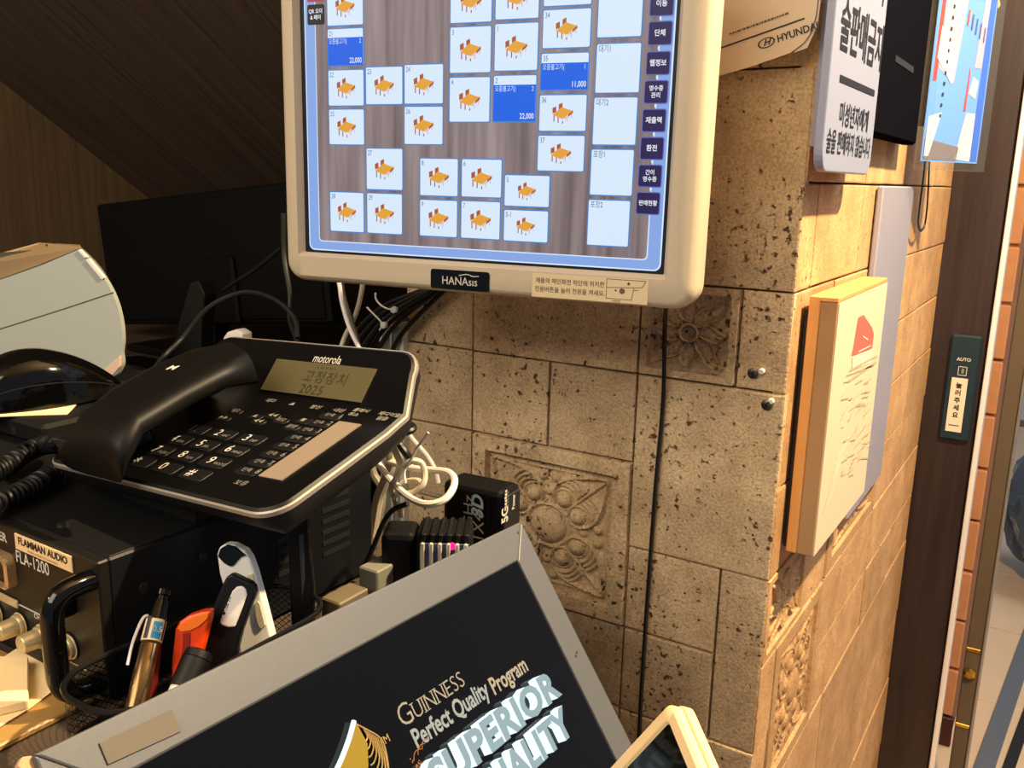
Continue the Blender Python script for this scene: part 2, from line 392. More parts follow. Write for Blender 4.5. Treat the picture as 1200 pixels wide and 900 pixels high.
def sstep(a, b, x):
    t = min(1, max(0, (x - a) / (b - a))); return t * t * (3 - 2 * t)
def gauss(d, w): return math.exp(-(d / w) ** 2)
def dome(x, y, r):
    d = (x * x + y * y) / (r * r); return math.sqrt(1 - d) if d < 1 else 0.0
def medallion(x, y):
    m = max(abs(x), abs(y))
    h = 0.0
    edge = 0.0085
    if m > 0.98: return edge * (0.25 + 0.75 * sstep(1.0, 0.985, m))
    frame_h = edge * sstep(0.775, 0.80, m)
    if m > 0.80: return edge
    h = 0.0
    # inner bead line of the recess
    h += 0.0022 * gauss(m - 0.725, 0.02)
    r = math.hypot(x, y)
    h = max(h, 0.0105 * dome(x, y, 0.225)); h += 0.004 * gauss(r - 0.27, 0.022)
    ax, ay = abs(x), abs(y)
    a = (ax + ay) / 1.41421; b = abs(ax - ay) / 1.41421
    # two scroll balls at the root of each corner leaf
    h = max(h, 0.0090 * dome(a - 0.40, b - 0.125, 0.098))
    dr = math.hypot(a - 0.40, b - 0.125)
    h += 0.0030 * gauss(dr - 0.125, 0.016) * (1 if dr > 0.10 else 0)
    # ribs that fan from the balls
    for k, rr in enumerate((0.185, 0.24, 0.295)):
        if a > 0.36 and b > 0.03: h = max(h, 0.0048 * gauss(dr - rr, 0.022) * sstep(0.36, 0.44, a) * sstep(1.0, 0.86, a) * sstep(0.30 - 0.30 * sstep(0.6, 1.0, a), 0.26 - 0.28 * sstep(0.6, 1.0, a), b))
    # leaf outline running to the corner point
    if 0.22 < a < 1.02:
        t = (a - 0.22) / 0.80; bo = 0.345 * (math.sin(math.pi * min(1, t ** 0.75)) ** 0.8) * (1 - 0.35 * t)
        h = max(h, 0.0058 * gauss(b - bo, 0.020) * sstep(0.0, 0.1, t))
    # central vein
    if 0.42 < a < 0.98: h = max(h, 0.0042 * gauss(b, 0.016))
    # beads between the leaves
    for u, v in ((ax, ay), (ay, ax)):
        h = max(h, 0.0055 * dome(u - 0.62, v - 0.085, 0.06)); h = max(h, 0.004 * dome(u - 0.44, v, 0.055))
    return h
def rosette(x, y):
    m = max(abs(x), abs(y)); edge = 0.0080
    if m > 0.98: return edge * (0.25 + 0.75 * sstep(1.0, 0.985, m))
    if m > 0.82: return edge
    h = 0.0016 * gauss(m - 0.82, 0.03)
    r = math.hypot(x, y); th = math.atan2(y, x)
    h = max(h, 0.0075 * gauss(r - 0.185, 0.038), 0.0062 * gauss(r - 0.07 - 0.012 * th, 0.032), 0.002 * gauss(r, 0.2))
    best = 0
    for k in range(8):
        t = k * math.pi / 4; L = 0.76 if k % 2 == 0 else 1.0
        a = x * math.cos(t) + y * math.sin(t); b = -x * math.sin(t) + y * math.cos(t)
        s = (a - 0.22) / (L - 0.22)
        if 0 < s < 1:
            w = 0.155 * (math.sin(math.pi * s ** 0.7)) ** 0.9 + 0.004
            b2 = b - 0.045 * math.sin(2 * math.pi * s)
            if abs(b2) < w * 1.25:
                best = max(best, 0.0035 * (1 - (b2 / w) ** 2) + 0.0012 if abs(b2) < w else 0, 0.0072 * gauss(abs(b2) - w, 0.026))
    return max(h, best)

wm = MB().box((WL, 0.0075, FLOOR), (-0.006, 0.16, 1.4), M['mortar']); wall_main = structure(wm.build('wall_main'))
def tile(parent, plane, u0, z0, u1, z1, kind='plain'):
    """a stone tile on the main wall (plane 'y', u = x) or the side wall (plane 'x', u = y)"""
    mb = MB(); g = 0.0009; d = random.uniform(-0.0009, 0.0009)
    if plane == 'y': T = frame((u0, 0.0, z0), (1, 0, 0), (0, 0, 1))
    else: T = frame((0.0, u0, z0), (0, 1, 0), (0, 0, 1))
    w, h = u1 - u0, z1 - z0
    if kind == 'plain':
        b = bmesh.new(); bmesh.ops.create_cube(b, size=1)
        lo = Vector((g, g, -0.012)); hi = Vector((w - g, h - g, d))
        for v in b.verts: v.co = Vector(((lo[i] + hi[i]) / 2 + v.co[i] * (hi[i] - lo[i]) for i in range(3)))
        bmesh.ops.bevel(b, geom=[e for e in b.edges if all(v.co.z > -0.005 for v in e.verts)], offset=0.0016, segments=2, profile=0.6, affect='EDGES')
        for v in b.verts:
            if v.co.z < d - 0.0002 and v.co.z > -0.01: v.co.x += random.uniform(-.0004, .0004); v.co.y += random.uniform(-.0004, .0004)
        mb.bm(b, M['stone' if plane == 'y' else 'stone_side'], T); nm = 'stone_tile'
    else:
        fn, n = (medallion, 150) if kind == 'medallion' else (rosette, 110)
        if plane == 'x': n = int(n * 0.7)
        T2 = T @ Matrix.Translation((g, g, -0.0068 if plane == 'y' else -0.0030)); base_fn = fn
        if plane == 'x': fn = lambda x, y: base_fn(x, y) * 0.42
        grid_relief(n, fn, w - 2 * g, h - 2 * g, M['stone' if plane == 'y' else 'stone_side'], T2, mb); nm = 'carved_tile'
    return mb.build(nm, parent)
Zr = [-0.60, -0.5145, -0.4265, -0.3415, -0.2580, -0.1725, -0.0865, 0.002, 0.0905, 0.178, 0.266]   # joint heights
c0, c1, c2, c3, c4 = WL, -0.320, -0.229, -0.1365, -0.0445
for t in [
    (c0, Zr[5], c1, Zr[6]), (c1, Zr[5], c3, Zr[6]), (c3, Zr[5], c4, Zr[6], 'rosette'), (c4, Zr[5], 0, Zr[6]),
    (c0, Zr[4], c1, Zr[5]), (c1, Zr[4], c2, Zr[5]), (c2, Zr[4], c3, Zr[5]), (c3, Zr[3], 0, Zr[5]),
    (c0, Zr[3], c1, Zr[4]), (c1, Zr[2], c3, Zr[4], 'medallion'), (c3, Zr[2], c4, Zr[3]), (c4, Zr[1], 0, Zr[3]),
    (c0, Zr[2], c1, Zr[3]), (c0, Zr[1], c2, Zr[2]), (c2, Zr[1], c3, Zr[2]), (c3, Zr[1], c4, Zr[2]),
    (c0, Zr[0], c1, Zr[1]), (c1, Zr[0], c3, Zr[1]), (c3, Zr[0], 0, Zr[1]),
    (c0, Zr[6], c1, Zr[7]), (c0, Zr[7], c1, Zr[8]), (c1, Zr[6], c2, Zr[8]), (c2, Zr[6], 0, Zr[8]),
    (c0, Zr[8], c1, Zr[9]), (c1, Zr[8], c3, Zr[10]), (c3, Zr[8], c4, Zr[9]), (c4, Zr[8], 0, Zr[10]), (c0, Zr[9], c1, Zr[10]), (c3, Zr[9], c4, Zr[10]),
]: tile(wall_main, 'y', *t)

ws = MB().box((-0.16, 0.0078, FLOOR), (-0.0075, 0.88, 1.4), M['mortar']); wall_side = structure(ws.build('wall_side'))
y0, y1, y2, y3, y4, y5, y6 = 0.0, 0.047, 0.137, 0.227, 0.317, 0.497, 0.677
YE = 0.879
for t in [
    (y0, Zr[7], y1, Zr[9]), (y1, Zr[7], y3, Zr[8]), (y3, Zr[7], y4, Zr[8]), (y4, Zr[7], y5, Zr[9]), (y1, Zr[8], y4, Zr[9]), (y5, Zr[7], y6, Zr[8]), (y5, Zr[8], y6, Zr[9]), (y6, Zr[7], YE, Zr[9]),
    (y0, Zr[6], y1, Zr[7]), (y1, Zr[6], y3, Zr[7]), (y3, Zr[6], y4, Zr[7]), (y4, Zr[5], y5, Zr[7]), (y5, Zr[6], y6, Zr[7]), (y6, Zr[6], YE, Zr[7]),
    (y0, Zr[4], y2, Zr[6]), (y2, Zr[5], y4, Zr[6]), (y2, Zr[4], y3, Zr[5]), (y3, Zr[4], y4, Zr[5]), (y4, Zr[4], y5, Zr[5]), (y5, Zr[5], y6, Zr[6]), (y5, Zr[4], y6, Zr[5]), (y6, Zr[5], YE, Zr[6]), (y6, Zr[4], YE, Zr[5]),
    (y0, Zr[3], y1, Zr[4]), (y1, Zr[3], y3, Zr[4]), (y3, Zr[2], y5, Zr[4], 'medallion'), (y5, Zr[3], y6, Zr[4]), (y6, Zr[3], YE, Zr[4]),
    (y0, Zr[2], y2, Zr[3], 'rosette'), (y2, Zr[2], y3, Zr[3]), (y5, Zr[2], y6, Zr[3]), (y6, Zr[2], YE, Zr[3]),
    (y0, Zr[1], y1, Zr[2]), (y1, Zr[0], y3, Zr[2], 'medallion'), (y0, Zr[0], y1, Zr[1]), (y3, Zr[1], y4, Zr[2]), (y4, Zr[1], y5, Zr[2]), (y5, Zr[1], y6, Zr[2]), (y6, Zr[1], YE, Zr[2]), (y3, Zr[0], y5, Zr[1]), (y5, Zr[0], y6, Zr[1]), (y6, Zr[0], YE, Zr[1]),
]: tile(wall_side, 'x', *t)
for k in range(5):                           # lower courses down to the floor, larger blocks
    za = FLOOR + k * 0.133; zb = za + 0.133
    for q in range(3): tile(wall_side, 'x', q * 0.293, za, (q + 1) * 0.293, zb)
for t in ((Zr[9], Zr[10]),):
    for q in range(4): tile(wall_side, 'x', q * 0.2197, t[0], (q + 1) * 0.2197, t[1])

# recess under the stairs: panelled left wall, sloping soffit
wl = MB().box((-1.46, -2.2, FLOOR), (-1.40, 1.0, 1.45), M['panel_wood']); structure(wl.build('wall_left'))
sl = math.radians(35.4)
def soff(y): return 0.142 - math.tan(sl) * (y - 0.147)
so = MB(); ya, yb_ = -1.2, 1.0
so.prism([(-1.40, ya, soff(ya)), (-1.40, yb_, soff(yb_)), (-1.40, yb_, soff(yb_) + 0.06), (-1.40, ya, soff(ya) + 0.06)], (1.40 + WL, 0, 0), M['soffit'])
structure(so.build('ceiling_slope'))
wb = MB().box((-1.42, 0.98, FLOOR), (WL, 1.02, 0.1), M['black_matte']); structure(wb.build('wall_back'))
cl = MB().box((-1.46, -2.2, 1.4), (1.2, 1.3, 1.46), mat('ceiling_paint', (180, 160, 130), 0.9)); structure(cl.build('ceiling'))

# floor with tiles beyond the door
fl = MB().box((-1.5, -2.2, FLOOR - 0.05), (4.0, 5.0, FLOOR - 0.006), M['grout']); floor = structure(fl.build('floor'))
fm = None
for i in range(7):
    for j in range(10):
        x = -0.5 + i * 0.45; y = 0.3 + j * 0.45
        o = MB().box((x + 0.002, y + 0.002, FLOOR - 0.02), (x + 0.448, y + 0.448, FLOOR + random.uniform(-.0006, .0006)), M['floor_tile'], 0.002).build('floor_tile', floor)

# door: walnut post, steel edged glass leaf, terracotta pier beyond
YP = 0.88
door = bpy.data.objects.new('door_1', None); COL.objects.link(door); door.matrix_world = Matrix.Translation((0.05, YP, FLOOR)); WM[door] = Matrix.Translation((0.05, YP, FLOOR)); door['kind'] = 'structure'
MB().box((-0.02, YP, FLOOR), (0.0835, YP + 0.12, 1.4), M['brown_post'], 0.003).build('post', door)
MB().box((0.0845, YP - 0.012, FLOOR), (0.0925, YP + 0.02, 1.4), M['chrome'], 0.0012).build('steel_edge', door)
MB().box((0.0930, YP + 0.002, FLOOR), (0.80, YP + 0.010, 1.4), M['glass']).build('glass_pane', door)
# bronze stile of the second leaf, seen through the glass
YB = 1.03
xa = at(1146, 720, Y=YB).x; xb = at(1160, 720, Y=YB).x
xl = at(1138, 720, Y=YB).x
st = MB().box((xl, YB, FLOOR), (xb - 0.004, YB + 0.05, 1.4), M['bronze'], 0.002).build('bronze_stile', door)
MB().box((xb - 0.004, YB - 0.003, FLOOR), (xb, YB + 0.05, 1.4), M['silver'], 0.001).build('stile_edge', door)
for v in (761, 853):
    z = at(1137, v, Y=YB).z; MB().box((xl, YB - 0.002, z - 0.004), (xb - 0.005, YB + 0.002, z + 0.004), M['brass'], 0.001).build('brass_band', st)
p = at(1136, 788, Y=YB)
MB().lathe([(0, 0.012), (0.006, 0.012), (0.008, 0.009), (0.012, 0.006)], (p.x, YB, p.z), (p.x, YB - 1, p.z), M['brass'], 6, False).build('hex_bolt', st)
# terracotta pier
pf = at(1104, 872, Z=FLOOR); YT = pf.y
def xt(u, v): return at(u, v, Y=YT).x
pier = MB().box((xt(1100, 860) - 0.6, YT + 0.008, FLOOR), (xt(1113, 860), YT + 0.30, 2.2), M['grout']); pier = structure(pier.build('trim_1'))
zt = at(1104, 838, Y=YT).z
MB().box((xt(1100, 860) - 0.6, YT - 0.006, FLOOR), (xt(1113, 860) + 0.004, YT + 0.01, zt), M['darkred'], 0.002).build('skirting', pier)
z = zt; k = 0
while z < 2.0:
    xs = [xt(1100, 860) - 0.6, xt(1100, 860) - 0.35, xt(1100, 860) - 0.11, xt(1113, 860) + 0.002]
    if k % 2: xs = [xs[0], xs[0] + 0.12, xs[1] + 0.12, xs[2] + 0.05, xs[3]]
    for a, b in zip(xs[:-1], xs[1:]):
        MB().box((a + 0.003, YT + random.uniform(-.002, .002), z + 0.003), (b - 0.003, YT + 0.02, z + 0.117), M['terracotta'], 0.003).build('terracotta_tile', pier)
    z += 0.12; k += 1
# thin flat grey and black strips on the floor outside
q0 = at(1157, 890, Z=FLOOR); q1 = at(1197, 775, Z=FLOOR)
d = (q1 - q0).normalized(); n = Vector((-d.y, d.x, 0))
tag(MB().prism([q0 - d * 0.6 - n * 0.02 + Vector((0, 0, 0.001)), q1 + d * 1.2 - n * 0.02 + Vector((0, 0, 0.001)), q1 + d * 1.2 + n * 0.02 + Vector((0, 0, 0.001)), q0 - d * 0.6 + n * 0.02 + Vector((0, 0, 0.001))], (0, 0, 0.006), M['strip_grey'], 0.001).build('floor_strip', None, q0), 'grey strip lying across the pale floor tiles behind the glass door', 'strip')
q0 = at(1183, 898, Z=FLOOR); q1 = at(1200, 850, Z=FLOOR); d = (q1 - q0).normalized(); n = Vector((-d.y, d.x, 0))
tag(MB().prism([q0 - d * 0.6 - n * 0.012 + Vector((0, 0, 0.001)), q1 + d * 1.2 - n * 0.012 + Vector((0, 0, 0.001)), q1 + d * 1.2 + n * 0.012 + Vector((0, 0, 0.001)), q0 - d * 0.6 + n * 0.012 + Vector((0, 0, 0.001))], (0, 0, 0.005), M['ink'], 0.001).build('floor_strip', None, q0), 'thin black strip on the floor at the bottom right edge, behind the glass door', 'strip')
# crumpled wrapped bundle beyond the door
pb = at(1192, 705, Z=FLOOR); bmx = bmesh.new(); bmesh.ops.create_icosphere(bmx, subdivisions=4, radius=1)
for v in bmx.verts:
    c = v.co; k = 1 + 0.10 * math.sin(7 * c.x + 3 * c.z) * math.cos(5 * c.y - 4 * c.z) + random.uniform(-0.05, 0.05)
    v.co = Vector((c.x * 0.24 * k, c.y * 0.2 * k, 0.27 + c.z * 0.27 * k))
    if v.co.z < 0.02: v.co.z = 0.002
tag(MB().bm(bmx, M['wrap'], Matrix.Translation((pb.x + 0.16, pb.y + 0.2, FLOOR + 0.001)), False).build('wrapped_bundle', None, (pb.x + 0.16, pb.y + 0.2, FLOOR)), 'crumpled dark shiny plastic bundle on the floor outside the glass door', 'bundle')

# ================================================================== counter
ZD = -0.2835
ct = thing('counter', 'brown laminate shop counter that carries the amplifier, pen basket and telephone', 'counter', (-0.75, -0.3, FLOOR))
MB().box((-1.395, -0.95, ZD - 0.03), (-0.108, -0.205, ZD), M['desk'], 0.002).box((-1.395, -0.204, ZD - 0.03), (-0.460, 0.60, ZD), M['desk'], 0.002).build('countertop', ct)
MB().box((-1.39, -0.93, FLOOR + 0.001), (-0.125, -0.22, ZD - 0.031), M['desk']).build('cabinet_body', ct)
MB().box((-1.39, -0.21, FLOOR + 0.001), (-0.470, 0.58, ZD - 0.031), M['black_matte']).build('recess_base', ct)
lg = tag(MB().box((-0.118, -0.95, -0.66), (0.40, -0.03, -0.635), M['desk'], 0.002).box((-0.11, -0.9, FLOOR + 0.001), (0.33, -0.06, -0.66), M['desk']).build('customer_ledge', None, (0.1, -0.5, FLOOR)), 'lower laminate ledge in front of the counter under the lit sign', 'ledge')

# ================================================================== the order monitor on the wall
RM = Matrix(((0.98697, -0.1609, 0.00172), (0.16089, 0.98696, 0.00445), (-0.00241, -0.00411, 0.99999)))
TM = Matrix.Translation((-0.3571, -0.1956, -0.0634)) @ RM.to_4x4()           # x right, y into the wall, z up, origin at the screen's lower left
pos = thing('order_monitor', 'beige bezelled touch monitor showing a table plan, hung on the stone wall', 'monitor', TM @ Matrix.Translation((0.15, 0.05, -0.02)))
def mon_loop(x0, z0, x1, z1, r, y): return [TM @ Vector((x, y, z)) for x, z in rrect(x0, z0, x1, z1, r, 5)]
b = MB()
b.loft([
    mon_loop(-0.012, -0.018, 0.322, 0.250, 0.012, 0.040), mon_loop(-0.0185, -0.0245, 0.3295, 0.257, 0.016, 0.026), mon_loop(-0.0185, -0.0245, 0.3295, 0.257, 0.016, 0.004),
    mon_loop(-0.0165, -0.0225, 0.3272, 0.255, 0.015, -0.001), mon_loop(-0.0130, -0.0195, 0.3235, 0.251, 0.013, -0.0035), mon_loop(-0.0045, -0.0035, 0.3085, 0.2325, 0.002, -0.0035), mon_loop(-0.0015, -0.0005, 0.3050, 0.2290, 0.001, 0.0030)], M['beige'], cap=False)
b.build('bezel', pos)
MB().box((-0.0125, 0.040, -0.018), (0.3225, 0.052, 0.250), M['beige'], 0.003, T=TM).box((0.02, 0.052, 0.01), (0.29, 0.078, 0.22), M['beige'], 0.006, T=TM).build('rear_housing', pos)
scr = MB().box((-0.003, 0.0032, -0.002), (0.3065, 0.012, 0.231), S['off'], T=TM).build('screen', pos)
PL = TM @ Vector((0.15, 0.078, 0.115))
arm = MB().box((0.10, 0.078, 0.065), (0.20, 0.086, 0.165), M['black'], 0.002, T=TM)
arm.tube([PL, PL + Vector((0.02, 0.03, 0)), Vector((PL.x + 0.03, -0.010, PL.z))], 0.018, M['black'], 10, 4)
arm.box((PL.x - 0.03, -0.010, PL.z - 0.06), (PL.x + 0.09, -0.002, PL.z + 0.06), M['black'], 0.002)
arm.build('wall_arm', pos)
# what the screen shows: flat print, one layer
u = MB()
L0 = 0.0030
def R(x0, z0, x1, z1, m, lay):
    y = L0 - lay * 0.00018; k = 0.001
    u.quad(*[TM @ Vector(p) for p in ((x0 * k, y, z0 * k), (x1 * k, y, z0 * k), (x1 * k, y, z1 * k), (x0 * k, y, z1 * k))], m)
def RR(x0, z0, x1, z1, r, m, lay):
    y = L0 - lay * 0.00018; u.poly([TM @ Vector((x * .001, y, z * .001)) for x, z in rrect(x0, z0, x1, z1, r, 4)], m)
def PX(pts, m, lay):
    y = L0 - lay * 0.00018; u.poly([TM @ Vector((x * .001, y, z * .001)) for x, z in pts], m)
def TX(s, x, z, size, m, lay=5, bold=0.0, align='CENTER', sx=1.0):
    y = L0 - lay * 0.00018
    u.text(s, TM @ frame((x * .001, y, z * .001), (1, 0, 0), (0, 0, 1)), size * .001, m, bold, align, sx)
RR(2.6, 1.6, 302.5, 231, 5, S['edge'], 1); RR(3.6, 2.6, 301.5, 230, 4.4, S['rim'], 2)
RR(12.6, 9.0, 292.6, 231, 3.2, S['edge'], 3); RR(13.4, 9.8, 291.8, 230.4, 2.8, S['wall'], 4)
def icon(cx, cz, s=1.0):
    f = lambda pts: [(cx + a * s, cz + c * s) for a, c in pts]
    for dx, dz in ((-7.2, -0.2), (-2.6, 2.2)): PX(f([(dx, dz), (dx + 2.8, dz + 1.2), (dx + 2.6, dz + 5.0), (dx - 0.2, dz + 3.8)]), S['chair'], 6.4)
    for dx, dz in ((-6.4, -5.6), (0.2, -7.0), (6.6, -3.0), (3.4, -5.6), (-3.2, -6.4)): PX(f([(dx, dz), (dx + 0.8, dz), (dx + 0.8, dz + 5), (dx, dz + 5)]), S['chair'] if dx < 1 else S['leg'], 6.5)
    PX(f([(-0.6, -4.9), (3.6, -3.4), (3.2, -1.4), (-0.4, -2.6)]), S['leg'], 6.8); PX(f([(4.6, -2.6), (8.2, 0.4), (7.8, 2.2), (4.6, -0.6)]), S['chair'], 6.8); PX(f([(-0.2, -5.6), (1.6, -4.8), (1.4, -3.0), (-0.2, -3.6)]), S['card'], 6.9)
    PX(f([(-7.2, -1.2), (0.6, -3.8), (7.8, 1.6), (-0.4, 4.2)]), S['top'], 7.2)
def card(x0, z0, x1, z1, no=None, ic=True, tsz=5.4):
    RR(x0 - .9, z0 - .9, x1 + .9, z1 + .9, 1.6, S['line'], 5); RR(x0, z0, x1, z1, 1.0, S['card'], 6)
    if no: TX(no, x0 + 1.2, z1 - 3.4, tsz, S['text'], 7.5, 0.0, 'LEFT', 0.72)
    if ic: icon((x0 + x1) / 2 - 0.3, (z0 + z1) / 2 - 0.2, min(1.12, (z1 - z0) / 24))
def sold(x0, z0, x1, z1, no, qty, price):
    card(x0, z0, x1, z1, no, False); R(x0, z0, x1, z1 - 6.4, S['blue'], 7)
    TX('오종불고기(', x0 + 1, z1 - 9.4, 4.6, S['card'], 8, 0.0, 'LEFT', 0.74); TX(str(qty), x1 - 2.4, z1 - 9.4, 4.6, S['card'], 8, 0.0, 'CENTER', 0.8)
    TX(price, x1 - 1.0, z0 + 3.4, 5.6, S['wt'], 8, 0.008, 'RIGHT', 0.74)
for a in ((25.0, 177.4, 57.3, 204.5, '20'), (25, 117.2, 57.3, 143.8, '22'), (59.7, 118, 92.1, 145.4, '23'), (94.2, 118.2, 127.1, 146.4, '24'), (25, 87.3, 57.3, 114, '25'), (94.2, 88.1, 127.1, 115.7, '26'), (59.6, 52.9, 92, 84.2, '27'), (24.6, 18.3, 56.2, 49.4, '28'), (59.8, 18.3, 91.6, 49.4, '29'),
          (133.1, 140, 166.2, 171.9, '3'), (133.1, 175.2, 166.2, 204), (133.1, 104.8, 166, 136.4, '4'), (169.6, 140.8, 203.2, 172.9, '1'), (169.6, 176.2, 203, 204), (207, 155.4, 242.4, 180.7, '34'), (207, 183.6, 242.2, 207.4), (206.3, 98.4, 241.8, 123, '36'), (206, 70.2, 241.5, 94.8, '37'),
          (108.1, 49.5, 140.5, 77.2, '8'), (144.2, 49.6, 177, 77.2, '6'), (108.1, 18.3, 140.3, 45.8, '9'), (144.2, 18.3, 176.5, 46, '7'), (180.2, 43.9, 215.7, 66.2, '5'), (180.2, 17.9, 215.5, 40.6, '5-1')): card(*a)
sold(25, 147.5, 57.2, 174.6, '21', 2, '22,000'); sold(169.4, 105.1, 202.9, 137.1, '2', 2, '22,000'); sold(206.6, 126.9, 242.1, 151.5, '35', 1, '11,000')
for a in ((247.8, 161.3, 279, 195.6, None), (248, 124.4, 279.5, 156.7, '대기1'), (247.7, 89.1, 279, 120.9, '대기2'), (247.4, 54, 278.4, 85.4, '포장1'), (246.9, 18, 277.6, 50.1, '포장2')): card(*a, ic=False, tsz=5.6)
for x0, z0, x1, z1, t in ((284, 173.2, 301, 189.4, '이동'), (284, 154.6, 301, 170.4, '단체'), (283.7, 135.3, 300.9, 151, '웹정보'), (283.4, 116.4, 300.6, 132.2, '영수증\n관리'), (283.1, 97.5, 300.3, 113.3, '재출력'), (282.8, 78.8, 300, 94.5, '환전'), (282.4, 60, 299.8, 75.8, '간이\n영수증'), (282.1, 41.1, 299.6, 57, '판매현황'), (6.4, 178.5, 22.4, 193.6, 'QR 오더\n& 페이')):
    left = x0 < 10
    RR(x0, z0, x1, z1, 1.6, S['black'] if left else S['dark2'], 8); RR(x0 + .7, z0 + .7, x1 - .7, z1 - .7, 1.2, S['black'] if left else S['dark'], 9)
    n = t.count('\n'); sz = 4.0 if (n or len(t) > 3) else 4.7
    for i, s in enumerate(t.split('\n')): TX(s, (x0 + x1) / 2, (z0 + z1) / 2 + (n / 2 - i) * sz * 1.15, sz, S['wt'], 10, 0.018, 'CENTER', 0.92)
R(291, 189.5, 292, 192, S['edge'], 8); RR(6.4, 195.5, 22.4, 212, 1.6, S['red'], 8)
for zz in (171.2, 152, 133, 114.2, 95.4, 76.8, 58): R(291.4, zz, 292.6, zz + 2.2, S['edge'], 7)
u.build('screen_graphics', scr)
# badge and sticker on the lower bezel
bd = MB().prism([TM @ Vector((x * .001, -0.0034, z * .001)) for x, z in rrect(121.2, -21.8, 171.6, -6.6, 2, 4)], RM @ Vector((0, -0.0012, 0)), M['black_gloss']).build('badge', pos)
t = MB(); T_ = TM @ frame((0.1465, -0.0048, -0.0152), (1, 0, 0), (0, 0, 1))
t.text('HANAsıs', T_, 0.0088, M['print_white'], 0.006, 'CENTER', 0.92)
t.tube([TM @ Vector(p) for p in ((0.146, -0.0048, -0.0106), (0.153, -0.0048, -0.0093), (0.158, -0.0048, -0.0106), (0.163, -0.0048, -0.0101))], 0.0004, M['print_white'], 5, 4)
t.build('badge_lettering', bd)
sk = MB().prism([TM @ Vector((x * .001, -0.0034, z * .001)) for x, z in ((206.8, -22.4), (296, -22.2), (296, -4.6), (206.8, -4.8))], RM @ Vector((0, -0.0004, 0)), mat('beige_sticker', (216, 194, 154), 0.55)).build('sticker', pos)
t = MB()
for s, z in (('제품의 메인화면 하단에 위치한', -0.0102), ('전원버튼을 눌러 전원을 켜세요.', -0.0166)):
    t.text(s, TM @ frame((0.2365, -0.00395, z), (1, 0, 0), (0, 0, 1)), 0.0044, M['ink_soft'], 0.012, 'CENTER', 0.96)
def ln(a, b, w=0.0004):
    a, b = Vector((a[0] * .001, -0.0040, a[1] * .001)), Vector((b[0] * .001, -0.0040, b[1] * .001)); d = (b - a).normalized(); q = Vector((-d.z, 0, d.x)) * w / 2
    t.quad(TM @ (a - q), TM @ (b - q), TM @ (b + q), TM @ (a + q), M['ink_soft'])
for a, b in (((265, -5.4), (294, -5.4)), ((294, -5.4), (291.5, -10.2)), ((291.5, -10.2), (265, -11.6)), ((265, -5.4), (265, -19.4)), ((265, -19.4), (284, -19.6)), ((284, -19.6), (285.5, -10.6)), ((285.5, -12.4), (289, -12.2))): ln(a, b)
for cx, cz, r in ((281.5, -8, 1.1), (276.8, -13.6, 2.2), (272, -13.4, 0.8)): t.poly([TM @ Vector(((cx + r * math.cos(k * .7854)) * .001, -0.0040, (cz + r * math.sin(k * .7854)) * .001)) for k in range(8)], M['ink_soft'])
t.text('전원버튼', TM @ frame((0.2728, -0.0040, -0.0212), (1, 0, 0), (0, 0, 1)), 0.0018, M['ink_soft'])
t.build('sticker_print', sk)

# cable that drops from the monitor along the tiles
cb = [at(781, 350, Y=-0.06), at(779, 385, Y=-0.02), at(777, 470, Y=-0.0045), at(769, 560, Y=-0.0045), at(763, 640, Y=-0.0045), at(756, 740, Y=-0.0045), at(750, 838, Y=-0.0045), at(747, 930, Y=-0.006)]
tag(MB().tube(cb, 0.0019, M['black_cable'], 8, 6).build('hanging_cable', None, cb[-1]), 'thin black cable hanging straight down the stone wall from the monitor', 'cable')
# two screws in the wall
def screw(px, plug, label):
    p = at(*px, Y=-0.0); T = Matrix.Translation(p)
    t = thing('wall_screw', label, 'screw', T, 'screws in the stone wall')
    m = MB().lathe([(-0.004, 0.002), (0.0004, 0.002), (0.0012, 0.0042), (0.0020, 0.0047), (0.0026, 0.0038)], p, p + Vector((0, -1, 0)), M['zinc'], 14)
    h = m.build('screw_head', t)
    c = MB()
    for a in (0.5, 2.07): c.box((-0.0028, -0.0029, -0.0006), (0.0028, -0.0024, 0.0006), M['ink'], T=T @ Matrix.Rotation(a, 4, 'Y'))
    c.build('cross_slot', h)
    q = at(*plug, Y=-0.0)
    MB().lathe([(-0.004, 0.0026), (0.002, 0.0026), (0.0026, 0.002)], q, q + Vector((0, -1, 0)), M['white'], 10).build('wall_plug', t)
screw((883, 437), (893, 435), 'upper of the two dark cross-head screws in the stone tile near the corner')
screw((899, 474), (904, 470), 'lower of the two dark cross-head screws, on the tile joint near the corner')

# ================================================================== papers and signs at the corner
# calendar sheet sticking out from behind the monitor
YS = -0.022
poly = [at(*p, Y=YS) for p in ((815, 98), (842, 89), (880, 78), (926, 62), (942, 50), (950, 38), (956, 18), (962, -30), (815, -30))]
sh = thing('calendar_sheet', 'greyish translucent calendar sheet with rounded corner beside the monitor top', 'paper', poly[1])
MB().prism(poly, (0, 0.0012, 0), M['sheet']).build('sheet', sh)
t = MB(); a = at(841, 57.5, Y=YS - .0004); c = at(943, 21.5, Y=YS - .0004); xd = (c - a).normalized(); zd = Vector((0, -1, 0)).cross(xd) * -1
if zd.z < 0: zd = -zd
q = zd * 0.0006; t.quad(a - q, c - q, c + q, a + q, M['ink'])
T0 = frame(at(898, 50, Y=YS - .0006), xd, zd)
t.loft([[T0 @ Vector((0.0068 * k * math.cos(2 * math.pi * i / 20), 0.0038 * k * math.sin(2 * math.pi * i / 20), 0)) for i in range(20)] for k in (1, 0.82)], M['ink'], False)
t.text('H', T0, 0.0062, M['ink'], 0.03, 'CENTER', 1.2, shear=0.4)
